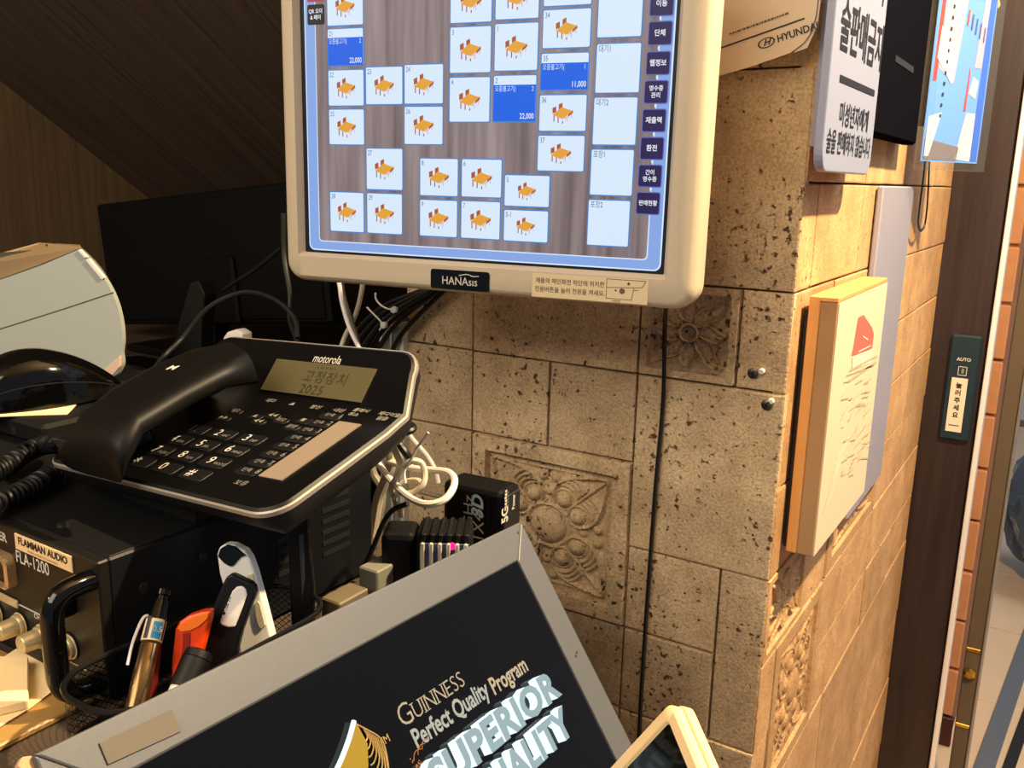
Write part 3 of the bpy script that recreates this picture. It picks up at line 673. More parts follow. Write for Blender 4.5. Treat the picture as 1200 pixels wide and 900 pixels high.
t.text('HYUNDAI', frame(at(910.5, 46.3, Y=YS - .0006), xd, zd), 0.0076, M['ink'], 0.022, 'LEFT', 0.92)
T1 = frame(at(855, 40, Y=YS - .0006), xd, zd); rr = random.Random(9); x_ = 0
while x_ < 0.047: w_ = rr.uniform(.0008, .003); t.raw([(x_, -.0007, 0), (x_ + w_, -.0007, 0), (x_ + w_, .0007, 0), (x_, .0007, 0)], [(0, 1, 2, 3)], M['ink_soft'], T1); x_ += w_ + .0006
t.text('a', frame(at(845, 18, Y=YS - .0006), xd, zd), 0.006, M['ink'], 0.02)
t.build('sheet_print', sh)
MB().prism([at(*p, Y=YS + .002) for p in ((930, 62), (946, 56), (958, 30), (966, -30), (950, -30), (948, 30))], (0, 0.001, 0), M['sheet']).build('back_sheet', sh)

# white notice at the corner (side-wall plane)
XS = 0.022
def P2(X, y, z): return Vector((X, y, z))
sg = thing('notice_plate', 'white plate with black Korean alcohol-sale notice at the wall corner', 'sign', (XS, 0.04, 0.01))
ya, yb2, zb = -0.045, 0.128, 0.010
prof = rrect(ya, zb, yb2, 0.36, 0.016, 6)
MB().prism([P2(XS, y, z) for y, z in prof], (-0.007, 0, 0), M['sign_white'], 0.0012).build('plate', sg)
MB().box((0.0006, 0.0, 0.03), (XS - 0.0072, 0.12, 0.3), M['sign_white']).build('mounting_pad', sg)
t = MB()
def ST(s, yc, zc, size, bold, sx=1.0, m=None): t.text(s, frame((XS + 0.0004, yc, zc), (0, 1, 0), (0, 0, 1)), size, m or M['ink'], bold, 'CENTER', sx)
ST('미성년자', 0.04, 0.166, 0.042, 0.018); ST('술판매금지', 0.050, 0.114, 0.040, 0.020, 0.86)
t.box((XS, -0.016, 0.0765), (XS + 0.0005, 0.112, 0.0815), M['ink'])
ST('미성년자에게', 0.047, 0.053, 0.0195, 0.014); ST('술을 판매하지 않습니다', 0.040, 0.0315, 0.0195, 0.012, 0.82)
t.build('notice_lettering', sg)
# dark tablet behind the notice
MT = at(1028, 157, X=0.02); MT2 = at(1081, 172, X=0.02)
tb = thing('wall_tablet', 'dark glossy flat panel on the side wall between white notice and leaflet holder', 'tablet', (0.0, 0.27, 0.05))
MB().box((0.004, 0.131, 0.046), (0.020, 0.372, 0.40), M['tablet'], 0.003).build('panel', tb)
MB().box((0.0202, 0.20, 0.115), (0.0206, 0.30, 0.121), M['ink']).build('speaker_slot', tb)
MB().box((0.0008, 0.18, 0.08), (0.004, 0.33, 0.35), M['black']).build('bracket', tb)
# acrylic leaflet holder
hA = at(1079, 195, Y=0.42); hB = at(1146, 203, Y=0.53); hA.z = hB.z = 0.0; hd = (hB - hA).normalized(); hn = Vector((hd.y, -hd.x, 0))
za = at(1110, 200, Y=0.46).z; zt2 = 0.42; wid = (hB - hA).length
lh = thing('leaflet_holder', 'clear acrylic leaflet holder with blue and pink flyer by the brown post', 'holder', (0.03, 0.46, za))
TH = frame((hA.x, hA.y, za), hd, (0, 0, 1))
hm = MB().box((0, 0, 0.006), (wid, zt2 - za, 0.0075), M['acrylic'], T=TH).box((0, 0, -0.010), (wid, zt2 - za, -0.0085), M['acrylic'], T=TH)
hm.box((0, 0, -0.010), (wid, 0.0018, 0.0075), M['acrylic'], T=TH).box((0, 0, -0.010), (0.0016, zt2 - za, 0.0075), M['acrylic'], T=TH).box((wid - 0.0016, 0, -0.010), (wid, zt2 - za, 0.0075), M['acrylic'], T=TH)
hm.build('acrylic_case', lh)
MB().box((0.01, 0.05, -0.016), (0.05, 0.3, -0.0102), M['black'], T=TH).build('hook_pad', lh)
fl_ = MB().box((0.0018, 0.010, -0.003), (wid - 0.0018, zt2 - za, -0.0022), mat('flyer_blue', (96, 150, 236), 0.35), T=TH).build('flyer', lh)
t = MB(); fb = dict(pink=mat('flyer_pink', (206, 160, 190), 0.4), white=mat('flyer_white', (200, 202, 212), 0.4), red=mat('flyer_red', (206, 70, 60), 0.4), deep=mat('flyer_deep_blue', (48, 98, 214), 0.4), palm=mat('flyer_green', (120, 140, 66), 0.5, vary=0.5, vscale=160), peach=mat('flyer_peach', (230, 170, 120), 0.4), grey=mat('flyer_grey', (110, 106, 116), 0.4))
def FP(pts, m, l=0): t.poly([TH @ Vector((x * wid, y, -0.0020 + l * 0.0002)) for x, y in pts], m)
FP([(0.12, 0.115), (0.40, 0.10), (0.52, 0.24), (0.56, 0.42), (0.16, 0.42)], fb['pink']); FP([(0.05, 0.10), (0.11, 0.10), (0.14, 0.42), (0.09, 0.42)], fb['red'], 1)
FP([(0.84, 0.012), (0.965, 0.012), (0.965, 0.42), (0.9, 0.42)], fb['deep']); FP([(0.04, 0.012), (0.60, 0.012), (0.62, 0.028), (0.04, 0.036)], fb['grey'], 1)
FP([(0.56, 0.014), (0.84, 0.012), (0.84, 0.068), (0.68, 0.068)], fb['white'], 1); FP([(0.05, 0.016), (0.12, 0.016), (0.26, 0.066), (0.05, 0.06)], fb['white'], 2); FP([(0.08, 0.125), (0.36, 0.098), (0.42, 0.13), (0.1, 0.16)], fb['white'], 2)
FP([(0.68, 0.09), (0.80, 0.085), (0.82, 0.105), (0.72, 0.11)], fb['white'], 1); FP([(0.72, 0.12), (0.84, 0.12), (0.86, 0.2), (0.78, 0.21)], fb['pink'], 1)
rr = random.Random(3)
for k in range(46):
    x = 0.74 + rr.uniform(-0.12, 0.2); y = 0.26 + rr.uniform(-0.06, 0.14); a = rr.uniform(-1.2, 0.2); l = 0.035
    FP([(x, y), (x + l * math.cos(a) / wid * .6, y + l * math.sin(a)), (x + l * math.cos(a) / wid * .6 + 0.03, y + l * math.sin(a) + 0.004)], fb['palm' if k % 3 else 'peach'], 2 + k * 0.05)
fi = mat('flyer_ink', (70, 84, 150), 0.5)
for k in range(5): FP([(0.50 + k * 0.075, 0.165 - k * 0.004), (0.525 + k * 0.075, 0.165 - k * 0.004), (0.53 + k * 0.075, 0.182 - k * 0.004), (0.505 + k * 0.075, 0.182 - k * 0.004)], fi if k else fb['red'], 3)
for k in range(3): FP([(0.60 + k * 0.06, 0.197), (0.63 + k * 0.06, 0.196), (0.64 + k * 0.06, 0.206), (0.62 + k * 0.06, 0.208)], fb['red'], 3)
for k in range(18): FP([(0.22 + 0.002 * k, 0.06 + k * 0.012), (0.25 + 0.002 * k, 0.06 + k * 0.012), (0.25 + 0.002 * k, 0.064 + k * 0.012), (0.22 + 0.002 * k, 0.064 + k * 0.012)], M['ink'], 3)
FP([(0.62, 0.07), (0.66, 0.07), (0.66, 0.115), (0.645, 0.122)], fb['red'], 2)
t.build('flyer_print', fl_)
# strap loop under the tablet
sp = [at(*p, X=0.012) for p in ((1086, 160), (1083, 200), (1078, 240), (1076, 262), (1079, 270), (1084, 262), (1087, 235), (1089, 195), (1090, 165))]
tag(MB().tube(sp, 0.0022, M['black_cable'], 8, 5, flat=0.5).build('strap_loop', None, sp[4]), 'thin black strap loop dangling below the leaflet holder', 'strap')
# pale board hung on the side wall
wbd = tag(MB().box((0.001, 0.282, -0.372), (0.008, 0.475, 0.001), M['lilac'], 0.0015).build('white_board', None, (0.001, 0.38, -0.37)), 'plain pale lilac-white board on the side wall, partly behind the wooden picture', 'board')

# wooden box-framed picture
pc = thing('framed_picture', 'pine box frame with canvas sketch of a red-roofed pavilion on the side wall', 'picture', (0.0, 0.13, -0.32))
fy0, fy1, fz0, fz1 = 0.026, 0.237, -0.3205, -0.0905
MB().box((0.0015, fy0 + 0.004, fz0 + 0.003), (0.0055, fy1 - 0.004, fz1 - 0.012), M['ink']).build('dark_gap', pc)  # black slab stands for the dark gap between frame and wall
fr = MB().box((0.0050, fy0, fz0), (0.0145, fy1, fz1), M['pinewood'], 0.0008); fr.box((0.0145, fy0 - 0.0004, fz1 - 0.004), (0.029, fy1, fz1), M['pinewood'], 0.0006); fr.build('wooden_frame', pc)
cv = MB().box((0.0146, fy0, fz0), (0.0293, fy1, fz1 - 0.0042), M['linen'], 0.0010).box((0.0290, fy0 + 0.0006, fz0 + 0.0006), (0.0298, fy1 - 0.0006, fz1 - 0.0046), M['canvas']).build('canvas', pc)
t = MB(); XC = 0.0301
ar = dict(red=mat('roof_red', (196, 92, 78), 0.8, vary=0.2, vscale=90), pale=mat('pale_wash', (226, 214, 186), 0.8), grey=mat('grey_wash', (176, 164, 134), 0.8, vary=0.25, vscale=80))
def A(pts, m, l=0): t.poly([Vector((XC + 0.0001 * l, y, z)) for y, z in pts], m)
def AL(p, q, w, m, l=2):
    a = Vector((XC + 0.0001 * l, *p)); b = Vector((XC + 0.0001 * l, *q)); d = (b - a).normalized(); n = Vector((0, -d.z, d.y)) * w / 2
    t.quad(a - n, b - n, b + n, a + n, m)
AX = lambda px, py: (lambda p: (p.y, p.z))(at(px, py, X=XC))
roof = [AX(*p) for p in ((1006, 372), (1012, 369), (1022, 384), (1024, 392), (1022, 408), (998, 417), (1000, 408))]
A(roof, ar['red'], 1)
A([AX(*p) for p in ((999, 419), (1023, 409), (1021, 425), (999, 433))], ar['pale'], 1)
for k in range(7):
    x = 999 + k * 3.6; AL(AX(x, 419 - k * 1.5), AX(x - 1, 433 - k * 1.6), 0.0008, ar['grey'])
AL(AX(996, 434), AX(1028, 417), 0.0022, ar['grey']); AL(AX(994, 447), AX(1027, 424), 0.0026, ar['grey']); AL(AX(992, 440), AX(1024, 428), 0.0014, ar['grey']); AL(AX(1011, 394), AX(1017, 398), 0.0012, ar['pale'], 3); AL(AX(1006, 412), AX(1020, 405), 0.0012, ar['pale'], 3)
rr = random.Random(5)
for k in range(70):
    px = rr.uniform(984, 1018); py = rr.uniform(448, 560) ; 
    if py > 600 - (px - 960) * 1.0: continue
    AL(AX(px, py), AX(px + rr.uniform(2, 9), py - rr.uniform(0, 10)), rr.uniform(0.0005, 0.0016), ar['grey'], 2 + k * 0.01)
for k in range(9): AL(AX(965 + k * 2, 600 - k * 8), AX(975 + k * 2.5, 575 - k * 8), 0.0016, ar['pale'], 2)
t.build('sketch', cv)

# push plate for the automatic door on the walnut post
pp = thing('door_button', 'dark teal AUTO push plate with pale label on the brown door post', 'button', (0.0525, YP, -0.407))
y_ = YP - 0.006
MB().box((0.0295, YP - 0.009, -0.409), (0.0755, YP - 0.0005, -0.232), M['teal'], 0.003).build('plate', pp)
lb = MB().box((0.0385, YP - 0.0097, -0.394), (0.0625, YP - 0.0089, -0.303), mat('button_label', (214, 196, 178), 0.6)).build('label', pp)
t = MB()
for k, s in enumerate('눌러주세요'): t.text(s, frame((0.0505, YP - 0.0100, -0.316 - k * 0.0125), (1, 0, 0), (0, 0, 1)), 0.0105, M['ink'], 0.03)
t.box((0.0425, YP - 0.0101, -0.3838), (0.0585, YP - 0.0097, -0.3822), M['ink_soft'])
t.build('label_print', lb)
t = MB(); t.text('AUTO', frame((0.0525, YP - 0.0093, -0.272), (1, 0, 0), (0, 0, 1)), 0.0075, M['print_white'], 0.02)
for a, b_, c, d in ((0.046, 0.0592, -0.2985, -0.2975), (0.046, 0.0592, -0.2845, -0.2835), (0.046, 0.047, -0.2985, -0.2835), (0.0582, 0.0592, -0.2985, -0.2835)): t.box((a, YP - 0.0093, c), (b_, YP - 0.0090, d), M['print_white'])
t.box((0.051, YP - 0.0093, -0.295), (0.055, YP - 0.0090, -0.287), M['print_dim']); t.build('plate_print', pp)

# ================================================================== amplifier
aw, ah, ad = 0.43, 0.0809, 0.208
TA = Matrix.Translation((-0.21694, -0.48854, ZD + 0.0030 + ah)) @ Matrix.Rotation(math.radians(-1.03), 4, 'Z')     # front, right, top corner
am = thing('amplifier', 'black rack amplifier with bow handle and metal knobs under the telephone', 'amplifier', TA @ Matrix.Translation((-aw / 2, ad / 2, -ah)))
MB().box((-aw, 0.003, -ah), (0, ad, -0.0004), M['navy_steel'], 0.0012, T=TA).build('casing', am)
MB().box((-aw, 0.004, -0.0006), (-0.001, ad - 0.002, 0.0006), M['black_matte'], 0.0005, T=TA).build('top_cover', am)
fp = MB().box((-aw - 0.02, -0.0035, -ah), (0.0, 0.0034, -0.0004), M['steel'], 0.0009, T=TA).build('front_panel', am)
for sx in (-0.05, -0.38):
    for sy in (0.03, 0.17): MB().lathe([(0, 0.01), (0.0032, 0.009)], TA @ Vector((sx, sy, -ah)), TA @ Vector((sx, sy, -ah - 1)), M['black'], 12).build('foot', am)
for x, y in ((-0.06, 0.014), (-0.20, 0.016), (-0.30, 0.12), (-0.345, 0.185)):
    MB().lathe([(0, 0.0036), (0.0012, 0.0032), (0.0018, 0.0015)], TA @ Vector((x, y, 0.0005)), TA @ Vector((x, y, 1)), M['charcoal'], 12).build('cover_screw', am)
for y, z in ((0.022, -0.024), (0.062, -0.020)):
    MB().lathe([(-0.001, 0.0031), (0.0008, 0.0028)], TA @ Vector((0, y, z)), TA @ Vector((1, y, z)), M['ink'], 12).build('side_screw', am)
for k in range(6):                          # vent slots in the side, two columns
    for y in (0.118, 0.158):
        z = -0.012 - k * 0.0078; MB().prism([TA @ Vector(p) for p in ((0.0001, y, z), (0.0001, y + 0.026, z), (0.0001, y + 0.026, z - 0.0034), (0.0001, y, z - 0.0034))], TA.to_3x3() @ Vector((0.0006, 0, 0)), M['ink']).build('vent_slot', am)
def LA(px, py):
    p = TA.inverted() @ onp(px, py, TA @ Vector((0, -0.0035, 0)), TA.to_3x3() @ Vector((0, 1, 0))); return p.x, p.z
def AF(x, z, y=-0.0037): return TA @ frame((x, y, z), (1, 0, 0), (0, 0, 1))
# maker's plate
c = [LA(*p) for p in ((18.5, 628), (85, 647.5), (86, 666.5), (20.5, 647))]
bx0 = (c[0][0] + c[3][0]) / 2; bx1 = (c[1][0] + c[2][0]) / 2; bz1 = (c[0][1] + c[1][1]) / 2; bz0 = (c[2][1] + c[3][1]) / 2
mp = MB().box((bx0, -0.0044, bz0), (bx1, -0.0034, bz1), mat('maker_plate_face', (222, 190, 142), 0.5), 0.0003, T=TA).build('maker_plate', am)
t = MB(); cx, cz = (bx0 + bx1) / 2, bz0 + (bz1 - bz0) * 0.62; bw = bx1 - bx0
t.text('FLAMMAN AUDIO', AF(cx, cz, -0.0046), (bz1 - bz0) * 0.62, M['ink'], 0.03, 'CENTER', 0.92 * bw / 0.0515 * 0.0515 / ((bz1 - bz0) * 0.62 * 8.6))
t.text('Professional Audio & Karaoke System', AF(cx, bz0 + (bz1 - bz0) * 0.2, -0.0046), (bz1 - bz0) * 0.2, M['ink_soft'], 0.0, 'CENTER', 1.0); t.build('plate_lettering', mp)
t = MB(); x, z = LA(38, 660); t.text('FLA-1200', AF(x, z), 0.0105, M['print_white'], 0.008, 'CENTER', 0.82); t.build('model_lettering', fp); t = MB()
x, z = LA(-2, 627); t.text('POWER', AF(x - 0.004, z), 0.0075, M['print_white'], 0.03)
for a, b_ in (((23, 710), (50, 720)), ((83, 777), (102, 784))):
    a, b_ = LA(*a), LA(*b_); zz = (a[1] + b_[1]) / 2; t.box((a[0], -0.0039, zz - 0.0003), (b_[0], -0.0034, zz + 0.0003), M['print_white'], T=TA)
for px, py, s in ((79, 715, 'MIX'), (46, 724, 'CH A'), (76, 731, 'L'), (78, 745, '0')): x, z = LA(px, py); t.text(s, AF(x, z), 0.0042, M['print_white'], 0.02)
t.build('panel_lettering', fp)
# meter window with clear rim
x0, z1 = LA(-14, 630); x1, z0 = LA(18, 684); x1 = LA(17, 650)[0]; z0 = LA(10, 686)[1]
mt = MB().loft([[TA @ Vector((x, y, z)) for x, z in rrect(x0 + k, z0 + k, x1 - k, z1 - k - 0.004, 0.006 - k * .5)] for k, y in ((0, -0.0034), (0.0004, -0.0085), (0.0022, -0.0095), (0.0030, -0.006))], mat('clear_rim', (190, 160, 120), 0.1, metal=0.6), False).build('meter_window', am)
MB().box((x0 + 0.003, -0.0062, z0 + 0.003), (x1 - 0.003, -0.0036, z1 - 0.007), M['black_gloss'], T=TA).build('meter_face', mt)
tg = MB(); a = LA(-10, 695); b_ = LA(23, 711); zz = LA(12, 703)[1]; tg.box((a[0] - .02, -0.0052, zz - 0.0025), (b_[0], -0.0034, zz + 0.0025), mat('clear_slider', (170, 150, 112), 0.3), 0.0006, T=TA).build('slot_cover', am)
# knobs
for px, py in ((-3, 718), (25, 731), (51, 745), (83, 757), (-30, 704), (-26, 722)):
    x, z = LA(px, py); A_ = TA @ Vector((x, -0.0035, z)); B_ = TA @ Vector((x, -1, z))
    kb = MB().lathe([(0, 0.0074), (0.0010, 0.0074), (0.0012, 0.0066), (0.0030, 0.0066), (0.0036, 0.0062), (0.0037, 0.0056), (0.0128, 0.0052), (0.0134, 0.0047), (0.0135, 0.0001)], A_, B_, M['knob'], 24).build('knob', am)
    MB().lathe([(0.0002, 0.0082), (0.0008, 0.0081), (0.0009, 0.0074)], A_, B_, M['black'], 24).build('knob_ring', kb)
xh = -0.006
hp = [(xh, -0.003, -0.0115), (xh, -0.012, -0.0115), (xh, -0.021, -0.0135), (xh, -0.0258, -0.0205), (xh, -0.0265, -0.032), (xh, -0.0265, -0.048), (xh, -0.0258, -0.060), (xh, -0.021, -0.0680), (xh, -0.012, -0.0705), (xh, -0.003, -0.0705)]
MB().tube([TA @ Vector(p) for p in hp], 0.0058, M['black_gloss'], 14, 5).build('bow_handle', am)
x, z = LA(87, 703); MB().box((x - 0.002, -0.012, z - 0.008), (x + 0.002, -0.0034, z + 0.006), M['black'], 0.001, T=TA).build('toggle_switch', am)

# ================================================================== telephone
TP = Matrix.Translation((-0.33632, -0.44774, -0.17601)) @ Matrix.Rotation(math.radians(-1.5955), 4, 'Z') @ Matrix.Rotation(math.radians(15.608), 4, 'X') @ Matrix.Rotation(math.radians(-3.630), 4, 'Y')
PW, PHI, PB, PE = 0.213, 0.108, math.radians(33.34), 0.042
def PS(x, s, h=0.0):
    """point on the phone: x across, s along the face (bends up at the display), h above the face"""
    if s <= PHI: nrm = Vector((0, 0, 1)); p = Vector((x, s, 0))
    else: nrm = Vector((0, -math.sin(PB), math.cos(PB))); p = Vector((x, PHI + (s - PHI) * math.cos(PB), (s - PHI) * math.sin(PB)))
    if abs(s - PHI) < 1e-6: nrm = Vector((0, -math.sin(PB / 2), math.cos(PB / 2)))
    return TP @ (p + nrm * h)
def PF(x, s, h=0.0006):
    b_ = PB if s > PHI else 0.0
    o = PS(x, s, h); return frame(o, TP.to_3x3() @ Vector((1, 0, 0)), TP.to_3x3() @ Vector((0, math.cos(b_), math.sin(b_))))
def outline(ins):
    r = 0.016; W = PW; E_ = PHI + PE; tp = 0.012; pts = []
    def arc(cx, cy, a0, a1, rr, n=6): return [(cx + rr * math.cos(math.radians(a0 + (a1 - a0) * k / n)), cy + rr * math.sin(math.radians(a0 + (a1 - a0) * k / n))) for k in range(n + 1)]
    rr = r - ins
    pts += arc(r, r, 180, 270, rr); pts += arc(W - r, r, 270, 360, rr); pts += [(W - ins, 0.05), (W - ins - 0.0005, PHI - 0.02)]; ia = len(pts); pts += [(W - ins - 0.003, PHI)]
    pts += arc(W - tp - r, E_ - r, 0, 90, rr); pts += arc(tp + r - 0.004, E_ - r, 90, 180, rr); ib = len(pts); pts += [(ins + 0.004, PHI), (ins, PHI - 0.02)]
    return pts, ia, ib
ph = thing('telephone', 'black corded desk telephone with tilted display and silver rim on the amplifier', 'telephone', TP)
o0, ia, ib = outline(0.0015)
top = MB(); pts = [PS(x, s, 0.0) for x, s in o0]; o3, _, _ = outline(0.0); n = len(pts)
mid = [PS(x, s, -0.0015) for x, s in o3]
low = [PS(x, s, -0.013) for x, s in outline(0.003)[0]]; btm = [PS(x, s, -0.024) for x, s in outline(0.014)[0]]
top.raw(pts, [tuple([ib] + list(range(ib + 1, n)) + list(range(0, ia + 1))), tuple(range(ia, ib + 1))], M['black_gloss'] if 0 else mat('phone_face', (7, 7, 8), 0.3, spec=0.3))
top.loft([mid, pts], M['black'], False); top.build('face', ph)
sd = MB().loft([btm, low, [PS(x, s, -0.0045) for x, s in outline(-0.0003)[0]]], M['charcoal'], False); sd.raw(btm, [tuple([ib] + list(range(ib + 1, n)) + list(range(0, ia + 1)))[::-1], tuple(range(ia, ib + 1))[::-1]], M['black']); sd.build('body', ph)
MB().loft([[PS(x, s, -0.0050) for x, s in outline(-0.0002)[0]], [PS(x, s, -0.0044) for x, s in outline(-0.0010)[0]], [PS(x, s, -0.0022) for x, s in outline(-0.0010)[0]], mid], M['silver'], False).build('silver_rim', ph)
# foot that stands on the amplifier
zA = TA.translation.z + 0.0008
def foot_loop(h, ins): return [PS(x, s, h) for x, s in ((0.02 + ins, 0.02 + ins), (0.116 - ins, 0.02 + ins), (0.116 - ins, 0.13), (0.02 + ins, 0.13))]
ft = foot_loop(-0.020, 0.0); MB().loft([[Vector((p.x, min(p.y, -0.287), zA)) for p in ft], ft], M['black_matte'], True, None, False).build('stand', ph)
# display
lc = MB().quad(*[PS(x, PHI + s, 0.0004) for x, s in ((0.0822, 0.0033), (0.1732, 0.0033), (0.1732, 0.0272), (0.0822, 0.0272))], M['lcd'])
lc = MB().prism([PS(x, PHI + s, 0.0001) for x, s in ((0.0822, 0.0033), (0.1732, 0.0033), (0.1732, 0.0272), (0.0822, 0.0272))], (PS(0.1, PHI + 0.01, 0.0005) - PS(0.1, PHI + 0.01, 0)), M['lcd']).build('display', ph)
t = MB()
for s, x, y, sz in (('고정장치', 0.135, 0.0165, 0.0098), ('2025', 0.128, 0.0075, 0.0094), ('▪ ▪▪ ▪ ▪▪ ▪', 0.132, 0.0240, 0.0030)):
    t.text(s, PF(x, PHI + y, 0.0008), sz, M['lcd_ink'], -0.006 if sz > .008 else 0, 'CENTER', 1.05, spacing=1.1)
t.build('display_print', lc)
# keys
kx = (0.0780, 0.1035, 0.1295); ky = (0.0570, 0.0435, 0.0300, 0.0162)
keys = [['1', '2', '3'], ['4', '5', '6'], ['7', '8', '9'], ['*', '0', '#']]; subs = [['.,', 'ABC', 'DEF'], ['GHI', 'JKL', 'MNO'], ['PQRS', 'TUV', 'WXYZ'], ['', '', '']]
def key(x, s, w, d):
    MB().prism([PS(x + a, s + c, -0.0004) for a, c in rrect(-w / 2, -d / 2, w / 2, d / 2, 0.002, 3)], PS(x, s, 0.0008) - PS(x, s, 0), M['key'], 0.0002, 1).build('key', ph)
pr = MB()
for r_ in range(4):
    for c_ in range(3):
        key(kx[c_] + 0.003, ky[r_], 0.021, 0.0105)
        pr.text(keys[r_][c_], PF(kx[c_], ky[r_] - (0.002 if keys[r_][c_] == '*' else 0), 0.0009), 0.0098 if keys[r_][c_] != '*' else 0.013, M['print_white'], 0.0, 'CENTER', 0.95)
        if subs[r_][c_]: pr.text(subs[r_][c_], PF(kx[c_] + 0.0045, ky[r_] - 0.0018, 0.0009), 0.0036, M['print_dim'], 0, 'LEFT')
for i in range(8):
    s = 0.0935 - i * 0.0094; key(0.163, s, 0.017, 0.0062)
    pr.text(str(i + 1), PF(0.1712 , s + 0.001, 0.0009), 0.0062, M['print_dim'], 0.0, 'CENTER'); pr.text('단축', PF(0.1625, s + 0.0005, 0.0009), 0.0042, M['print_dim'])
for x, s in (('재다', 0.1015), ('▲', 0.1220), ('발신', 0.1430), ('·내선', 0.1625)): pr.text(x, PF(s, 0.1012, 0.0004), 0.0048, M['print_dim'], 0.015)
for x, s, y in (('플래시', 0.1815, 0.1045), ('취소', 0.180, 0.0990), ('재다이얼', 0.204, 0.1045), ('멈춤', 0.203, 0.0990)): pr.text(x, PF(s - 0.003, y, 0.0004), 0.0046, M['print_dim'], 0.02)
for x, s in ((0.088, 0.083), (0.110, 0.0810), (0.122, 0.0845), (0.118, 0.0760), (0.133, 0.081), (0.149, 0.0845), (0.148, 0.0760), (0.088, 0.0735)): key(x, s, 0.012, 0.0056); pr.text(random.choice(['◀◀', '▶▶', '■', '메모', '음량', '▲']), PF(x, s, 0.0009), 0.0044, M['print_dim'])
pr.text('보류', PF(0.171, 0.0165, 0.0009), 0.0052, M['print_dim'])
pr.build('key_lettering', ph)
pr = MB(); pr.text('motorola', PF(0.128, PHI + 0.0305, 0.0004), 0.0088, M['print_white'], 0.004, 'CENTER', 0.76); pr.build('maker_lettering', ph)
ls = MB().prism([PS(x, s, 0.0001) for x, s in ((0.1745, 0.0258), (0.1925, 0.0262), (0.1922, 0.0895), (0.1745, 0.0895))], PS(0.18, 0.05, 0.0006) - PS(0.18, 0.05, 0), M['strip']).build('label_strip', ph)
# handset
def HL(px, py, h):
    P0 = TP @ Vector((0, 0, h)); q = TP.inverted() @ onp(px, py, P0, TP.to_3x3() @ Vector((0, 0, 1))); return Vector((q.x, q.y))
prs = [((64, 524), (126, 540)), ((74, 503), (131, 528)), ((90, 477), (140, 511)), ((128, 449), (160, 484)), ((178, 422), (213, 453)), ((222, 404), (257, 431)), ((262, 396), (293, 414))]
hh = [0.016, 0.026, 0.033, 0.037, 0.038, 0.038, 0.037]
loops = []
for i, (l, r_) in enumerate(prs):
    a = HL(*l, hh[i]); c = HL(*r_, hh[i]); w = (c - a); tk = 0.024 if i in (0, 1, 6) else (0.022 if i == 2 else 0.017)
    if i == 0: tk = 0.014
    L = []
    for k in range(16):
        th = 2 * math.pi * k / 16; u_ = 0.5 + 0.5 * math.copysign(abs(math.cos(th)) ** 0.55, math.cos(th)); v_ = math.copysign(abs(math.sin(th)) ** 0.7, math.sin(th))
        q = a + w * u_; L.append(TP @ Vector((q.x, q.y, hh[i] - tk / 2 + v_ * tk / 2)))
    loops.append(L)
hs = MB().loft(loops, M['black_matte'] if 0 else mat('handset_plastic', (5, 5, 5), 0.5, spec=0.25), True).build('handset', ph, ang=75)
a = HL(250, 405, 0.02); MB().prism([TP @ Vector((q[0], q[1], -0.0002)) for q in rrect(0.018, 0.004, 0.062, 0.044, 0.008, 4)], TP.to_3x3() @ Vector((0, 0, 0.006)), M['black'], 0.001).build('cradle_cup', ph)
MB().prism([TP @ Vector((q[0], q[1], 0.0)) for q in rrect(a.x - 0.016, PHI - 0.03, a.x + 0.03, PHI + 0.02, 0.006, 4)], TP.to_3x3() @ Vector((0, 0, 0.018)), M['black'], 0.001).build('cradle_cup', ph)
p = onp(202, 431, TP @ Vector((0, 0, 0.0385)), TP.to_3x3() @ Vector((0, 0, 1))); MB().text('M', frame(p, TP.to_3x3() @ Vector((1, 0.1, 0)), TP.to_3x3() @ Vector((0, 1, 0))), 0.008, M['print_white'], 0.03, 'CENTER', 1.2).build('handset_mark', hs)
# jack and curly cord
j = onp(86, 519, TP @ Vector((0, 0, 0.016)), TP.to_3x3() @ Vector((0, 0, 1)))
Rz = TP.to_3x3()
MB().box((-0.004, -0.003, -0.003), (0.004, 0.003, 0.003), M['charcoal'], 0.0008, T=Matrix.Translation(j + Rz @ Vector((-0.006, -0.002, 0.0)))).build('jack', hs)
zc_ = zA + 0.008
cpts = [j + Rz @ Vector((-0.008, -0.003, 0)), at(55, 521, Z=zc_ + 0.006), at(30, 530, Z=zc_ + 0.003), at(14, 542, Z=zc_), at(-20, 560, Z=zc_), at(-60, 585, Z=zc_), at(-40, 600, Z=zc_), at(0, 588, Z=zc_), at(35, 572, Z=zc_), at(60, 556, Z=zc_), at(80, 552, Z=zc_)]
P = spline(cpts, 40); hel = []; acc = 0
for i, p in enumerate(P):
    t_ = (P[min(i + 1, len(P) - 1)] - P[max(i - 1, 0)]).normalized(); up = Vector((0, 0, 1)); sd_ = t_.cross(up).normalized(); nn = sd_.cross(t_)
    if i: acc += (P[i] - P[i - 1]).length
    k = sstep(0.035, 0.06, acc); ang = acc / 0.0042 * 2 * math.pi
    hel.append((p, sd_, nn, k, acc))
cc = []
for i in range(len(hel) - 1):
    for q in range(5):
        f_ = q / 5; p = hel[i][0].lerp(hel[i + 1][0], f_); k = hel[i][3]; ac = hel[i][4] + (hel[i + 1][4] - hel[i][4]) * f_; an = ac / 0.0042 * 2 * math.pi
        cc.append(p + (hel[i][1] * math.cos(an) + hel[i][2] * math.sin(an)) * 0.0055 * k)
MB().tube(cc, 0.0015, M['black'], 6, 1).build('curly_cord', ph)

